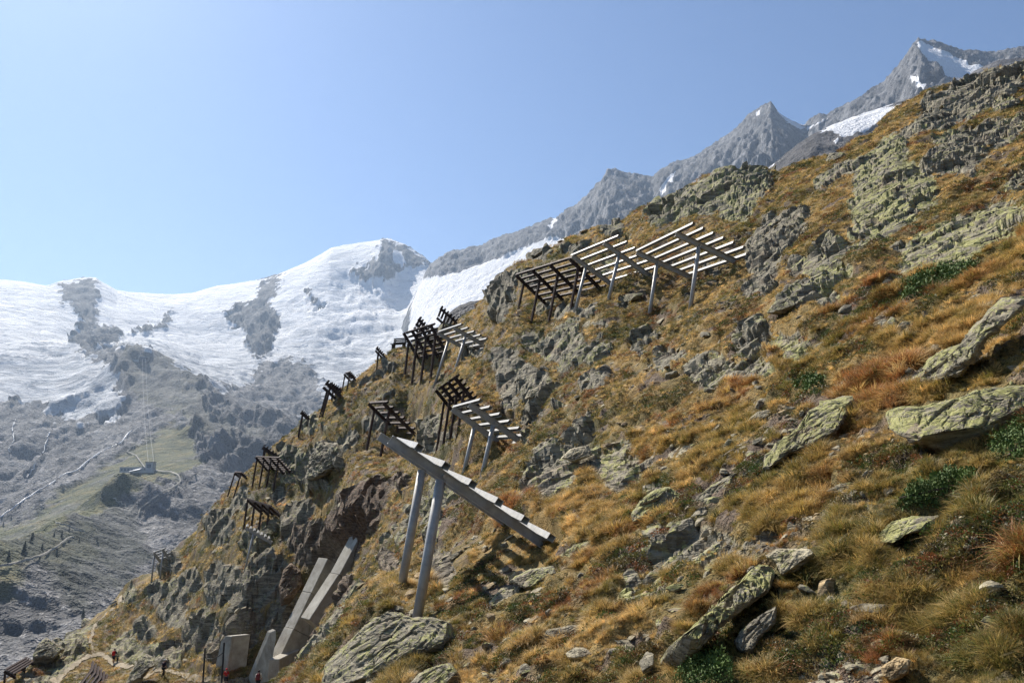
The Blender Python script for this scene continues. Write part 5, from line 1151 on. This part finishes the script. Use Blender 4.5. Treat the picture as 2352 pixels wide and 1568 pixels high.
for i in range(5): PR_m = [PR[1], PRF[0], PRF[1], PR[4], PR[5]][i]; o = D.objects.new('dd_stone%d' % i, PR_m); PROTO.objects.link(o); protos.append(o)
def strew(name, label, idx, kind0, nk, size, tint, seed, lean=.5):
    r_ = np.random.default_rng(seed); k = len(idx)
    P_ = vP[idx]; Nn = vN[idx]; me = D.meshes.new(name); me.vertices.add(k)
    P_ = P_ + r_.normal(size=(k, 3)) * np.array([1, 1, 0]) * (vR[idx] * .0015)[:, None] - Nn * (size * .08)[:, None]
    me.vertices.foreach_set('co', P_.astype(np.float32).ravel())
    up_ = Nn * lean + np.array([0, 0, 1.]) * (1 - lean) + r_.normal(size=(k, 3)) * .16; up_ /= np.linalg.norm(up_, axis=1, keepdims=True)
    # euler that carries +Z onto up_, with a random spin first
    ry = np.arctan2(np.hypot(up_[:, 0], up_[:, 1]), up_[:, 2]); rz = np.arctan2(up_[:, 1], up_[:, 0]); sp_ = r_.uniform(0, 6.283, k)
    cz, sz_ = np.cos(sp_), np.sin(sp_)
    Ry = np.zeros((k, 3, 3)); Ry[:, 0, 0] = np.cos(ry); Ry[:, 0, 2] = np.sin(ry); Ry[:, 1, 1] = 1; Ry[:, 2, 0] = -np.sin(ry); Ry[:, 2, 2] = np.cos(ry)
    Rz = np.zeros((k, 3, 3)); Rz[:, 0, 0] = np.cos(rz); Rz[:, 0, 1] = -np.sin(rz); Rz[:, 1, 0] = np.sin(rz); Rz[:, 1, 1] = np.cos(rz); Rz[:, 2, 2] = 1
    S_ = np.zeros((k, 3, 3)); S_[:, 0, 0] = cz; S_[:, 0, 1] = -sz_; S_[:, 1, 0] = sz_; S_[:, 1, 1] = cz; S_[:, 2, 2] = 1
    Rm = Rz @ Ry @ S_
    e = np.stack([np.arctan2(Rm[:, 2, 1], Rm[:, 2, 2]), np.arcsin(np.clip(-Rm[:, 2, 0], -1, 1)), np.arctan2(Rm[:, 1, 0], Rm[:, 0, 0])], 1)
    for nm, ty, v, ky in (('rot', 'FLOAT_VECTOR', e, 'vector'), ('size', 'FLOAT', size, 'value'), ('tint', 'FLOAT_COLOR', np.c_[tint, np.ones(k)], 'color')):
        a = me.attributes.new(nm, ty, 'POINT'); a.data.foreach_set(ky, np.asarray(v, np.float32).ravel())
    a = me.attributes.new('kindi', 'INT', 'POINT'); a.data.foreach_set('value', (kind0 + r_.integers(nk, size=k)).astype(np.int32))
    o = tag(link(name, me), label, 'plants', kind='stuff')
    g = D.node_groups.new(name + '_scatter', 'GeometryNodeTree'); g.interface.new_socket('Geometry', in_out='INPUT', socket_type='NodeSocketGeometry'); g.interface.new_socket('Geometry', in_out='OUTPUT', socket_type='NodeSocketGeometry')
    gi, go = g.nodes.new('NodeGroupInput'), g.nodes.new('NodeGroupOutput'); ip = g.nodes.new('GeometryNodeInstanceOnPoints'); ci = g.nodes.new('GeometryNodeCollectionInfo')
    ci.inputs['Collection'].default_value = PROTO; ci.inputs['Separate Children'].default_value = True; ci.inputs['Reset Children'].default_value = True
    ip.inputs['Pick Instance'].default_value = True
    def na(nm, ty):
        q = g.nodes.new('GeometryNodeInputNamedAttribute'); q.data_type = ty; q.inputs[0].default_value = nm; return q.outputs[0]
    L = g.links.new; L(gi.outputs[0], ip.inputs['Points']); L(ci.outputs[0], ip.inputs['Instance']); L(na('kindi', 'INT'), ip.inputs['Instance Index'])
    er = g.nodes.new('FunctionNodeEulerToRotation'); L(na('rot', 'FLOAT_VECTOR'), er.inputs[0]); L(er.outputs[0], ip.inputs['Rotation'])
    L(na('size', 'FLOAT'), ip.inputs['Scale']); L(ip.outputs[0], go.inputs[0])
    o.modifiers.new('scatter', 'NODES').node_group = g
    return o
v_rock, v_dirt, v_tone, v_red = rock[vis], dirt[vis], tone[vis], redn[vis]
pathm = np.zeros(len(vX), bool)
for pl_, w_ in (([(118,1580),(150,1545),(180,1520),(205,1507),(232,1501),(245,1512),(262,1524),(300,1532)], 7), ([(215,1500),(208,1475),(212,1450),(222,1430),(240,1415),(278,1380)], 4)):
    for (x0, y0), (x1, y1) in zip(pl_[:-1], pl_[1:]):
        t = np.clip(((vX - x0) * (x1 - x0) + (vY - y0) * (y1 - y0)) / ((x1 - x0) ** 2 + (y1 - y0) ** 2), 0, 1); pathm |= np.hypot(vX - x0 - t * (x1 - x0), vY - y0 - t * (y1 - y0)) < w_
bld = np.zeros(len(vX), bool)
spec = fbm(vP / .42, 601, 3) + .6 * fbm(vP / 1.6, 603, 2)
clump = .03 + .97 * sstep(-.16, .10, spec + .25 * sstep(20, 40, vR))
for (sx, sy, sr, sR) in STN:
    mb = np.flatnonzero((np.abs(vX - sx) < sr * 1.3) & (np.abs(vY - sy) < sr) & (np.abs(vR - sR) < .1 * sR)); bld[mb] = True
for (lb, nm, ol, mk, dp, rs, R_) in BO:
    oa = np.array(ol, float); mb = (vX > oa[:, 0].min()) & (vX < oa[:, 0].max()) & (vY > oa[:, 1].min()) & (vY < oa[:, 1].max() + 4); ib = np.flatnonzero(mb)
    if len(ib): bld[ib] |= in_poly(vX[ib], vY[ib] + 3, ol) > -1
for ol in JP: bld |= in_poly(vX, vY, ol) > 6
gw = (~bld) * clump * np.clip(1.15 - 1.6 * v_rock, 0, 1) * np.clip(1.05 - 1.05 * v_dirt, .03, 1) * sstep(.25, .5, vN[:, 2]) * (~pathm)
def grass_tint(i, r_):
    t = np.clip((v_tone[i] + r_.normal(size=len(i)) * .36 + .55) / 1.3, 0, 1)[:, None]
    cs = np.array([[.095, .115, .026], [.22, .19, .048], [.44, .32, .10], [.66, .47, .19]]); x = t * 3; k = np.clip(x.astype(int), 0, 2); f = x - k
    c_ = cs[k[:, 0]] * (1 - f) + cs[k[:, 0] + 1] * f
    rd = np.clip((v_red[i] - .18) * 2.2, 0, .7)[:, None] * (r_.random((len(i), 1)) < .7); c_ = c_ * (1 - rd) + np.array([.30, .09, .032]) * rd
    return c_ * np.array([.97, .91, .86]) * np.exp(r_.normal(size=(len(i), 1)) * .30)
r_ = np.random.default_rng(99)
inw = np.where((vX > -60) & (vX < W + 60) & (vY < H + 60), 1., .28)
nearm = vR < 16
def draw(w, cnt): return r_.choice(len(w), size=cnt, replace=False, p=w / w.sum())
i1 = draw(gw * nearm * inw, 84000); s1 = .055 * (.50 + .95 * sstep(-.1, .45, spec[i1])) * (vR[i1] / 5) ** .55 * r_.uniform(.6, 1.35, len(i1)) * (1.0 + .5 * np.clip(v_red[i1], 0, .6))
s1 = s1 * (1 - .5 * (in_poly(vX[i1], vY[i1], [(1000,1440),(1020,1290),(1120,1190),(1320,1230),(1280,1330),(1130,1440)]) > 0))   # cropped turf under the nearest bridge
strew('grass', 'dry golden and green alpine grass of the near slope', i1, 0, 4, s1, grass_tint(i1, r_), 1)
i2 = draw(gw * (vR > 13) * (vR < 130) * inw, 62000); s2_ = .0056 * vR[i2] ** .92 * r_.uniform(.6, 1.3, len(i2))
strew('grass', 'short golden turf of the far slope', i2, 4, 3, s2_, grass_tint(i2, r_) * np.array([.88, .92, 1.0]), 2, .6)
cov = sstep(-.05, .35, fbm(vP / 1.3 + 3, 501, 3) + .1 * (v_dirt > .3)); i3 = draw(np.clip(1.1 - 1.5 * v_rock, 0, 1) * cov * (vR < 60) * (~pathm) * (~bld), 26000)
ct = np.array([[.060, .095, .020], [.11, .13, .028], [.17, .15, .035], [.22, .085, .028], [.09, .085, .035], [.13, .09, .04], [.20, .15, .05]])[r_.integers(7, size=len(i3))] * r_.uniform(.7, 1.3, (len(i3), 1))
strew('dwarf_shrubs', 'low green and reddish dwarf shrubs among the grass', i3, 7, 3, \
    .060 * (vR[i3] / 5) ** .6 * r_.uniform(.5, 1.3, len(i3)), ct, 3)

sw = (.10 + 1.1 * v_dirt + .5 * sstep(.15, .45, v_rock) * (v_rock < .6)) * (~pathm) * (~bld) * (vN[:, 2] > .4) * sstep(-.2, .3, fbm(vP / np.maximum(vR / 9, .8)[:, None], 701, 3))
i4 = draw(sw * (vR < 125), 9000); s4 = (1.6 + 8.5 * r_.random(len(i4)) ** 3.0) * (1 + .9 * sstep(25, 8, vR[i4])) * vR[i4] / F
strew('scree', 'fine loose schist chips strewn through the turf', i4, 10, 5, s4, np.ones((len(i4), 3)), 4, .8)
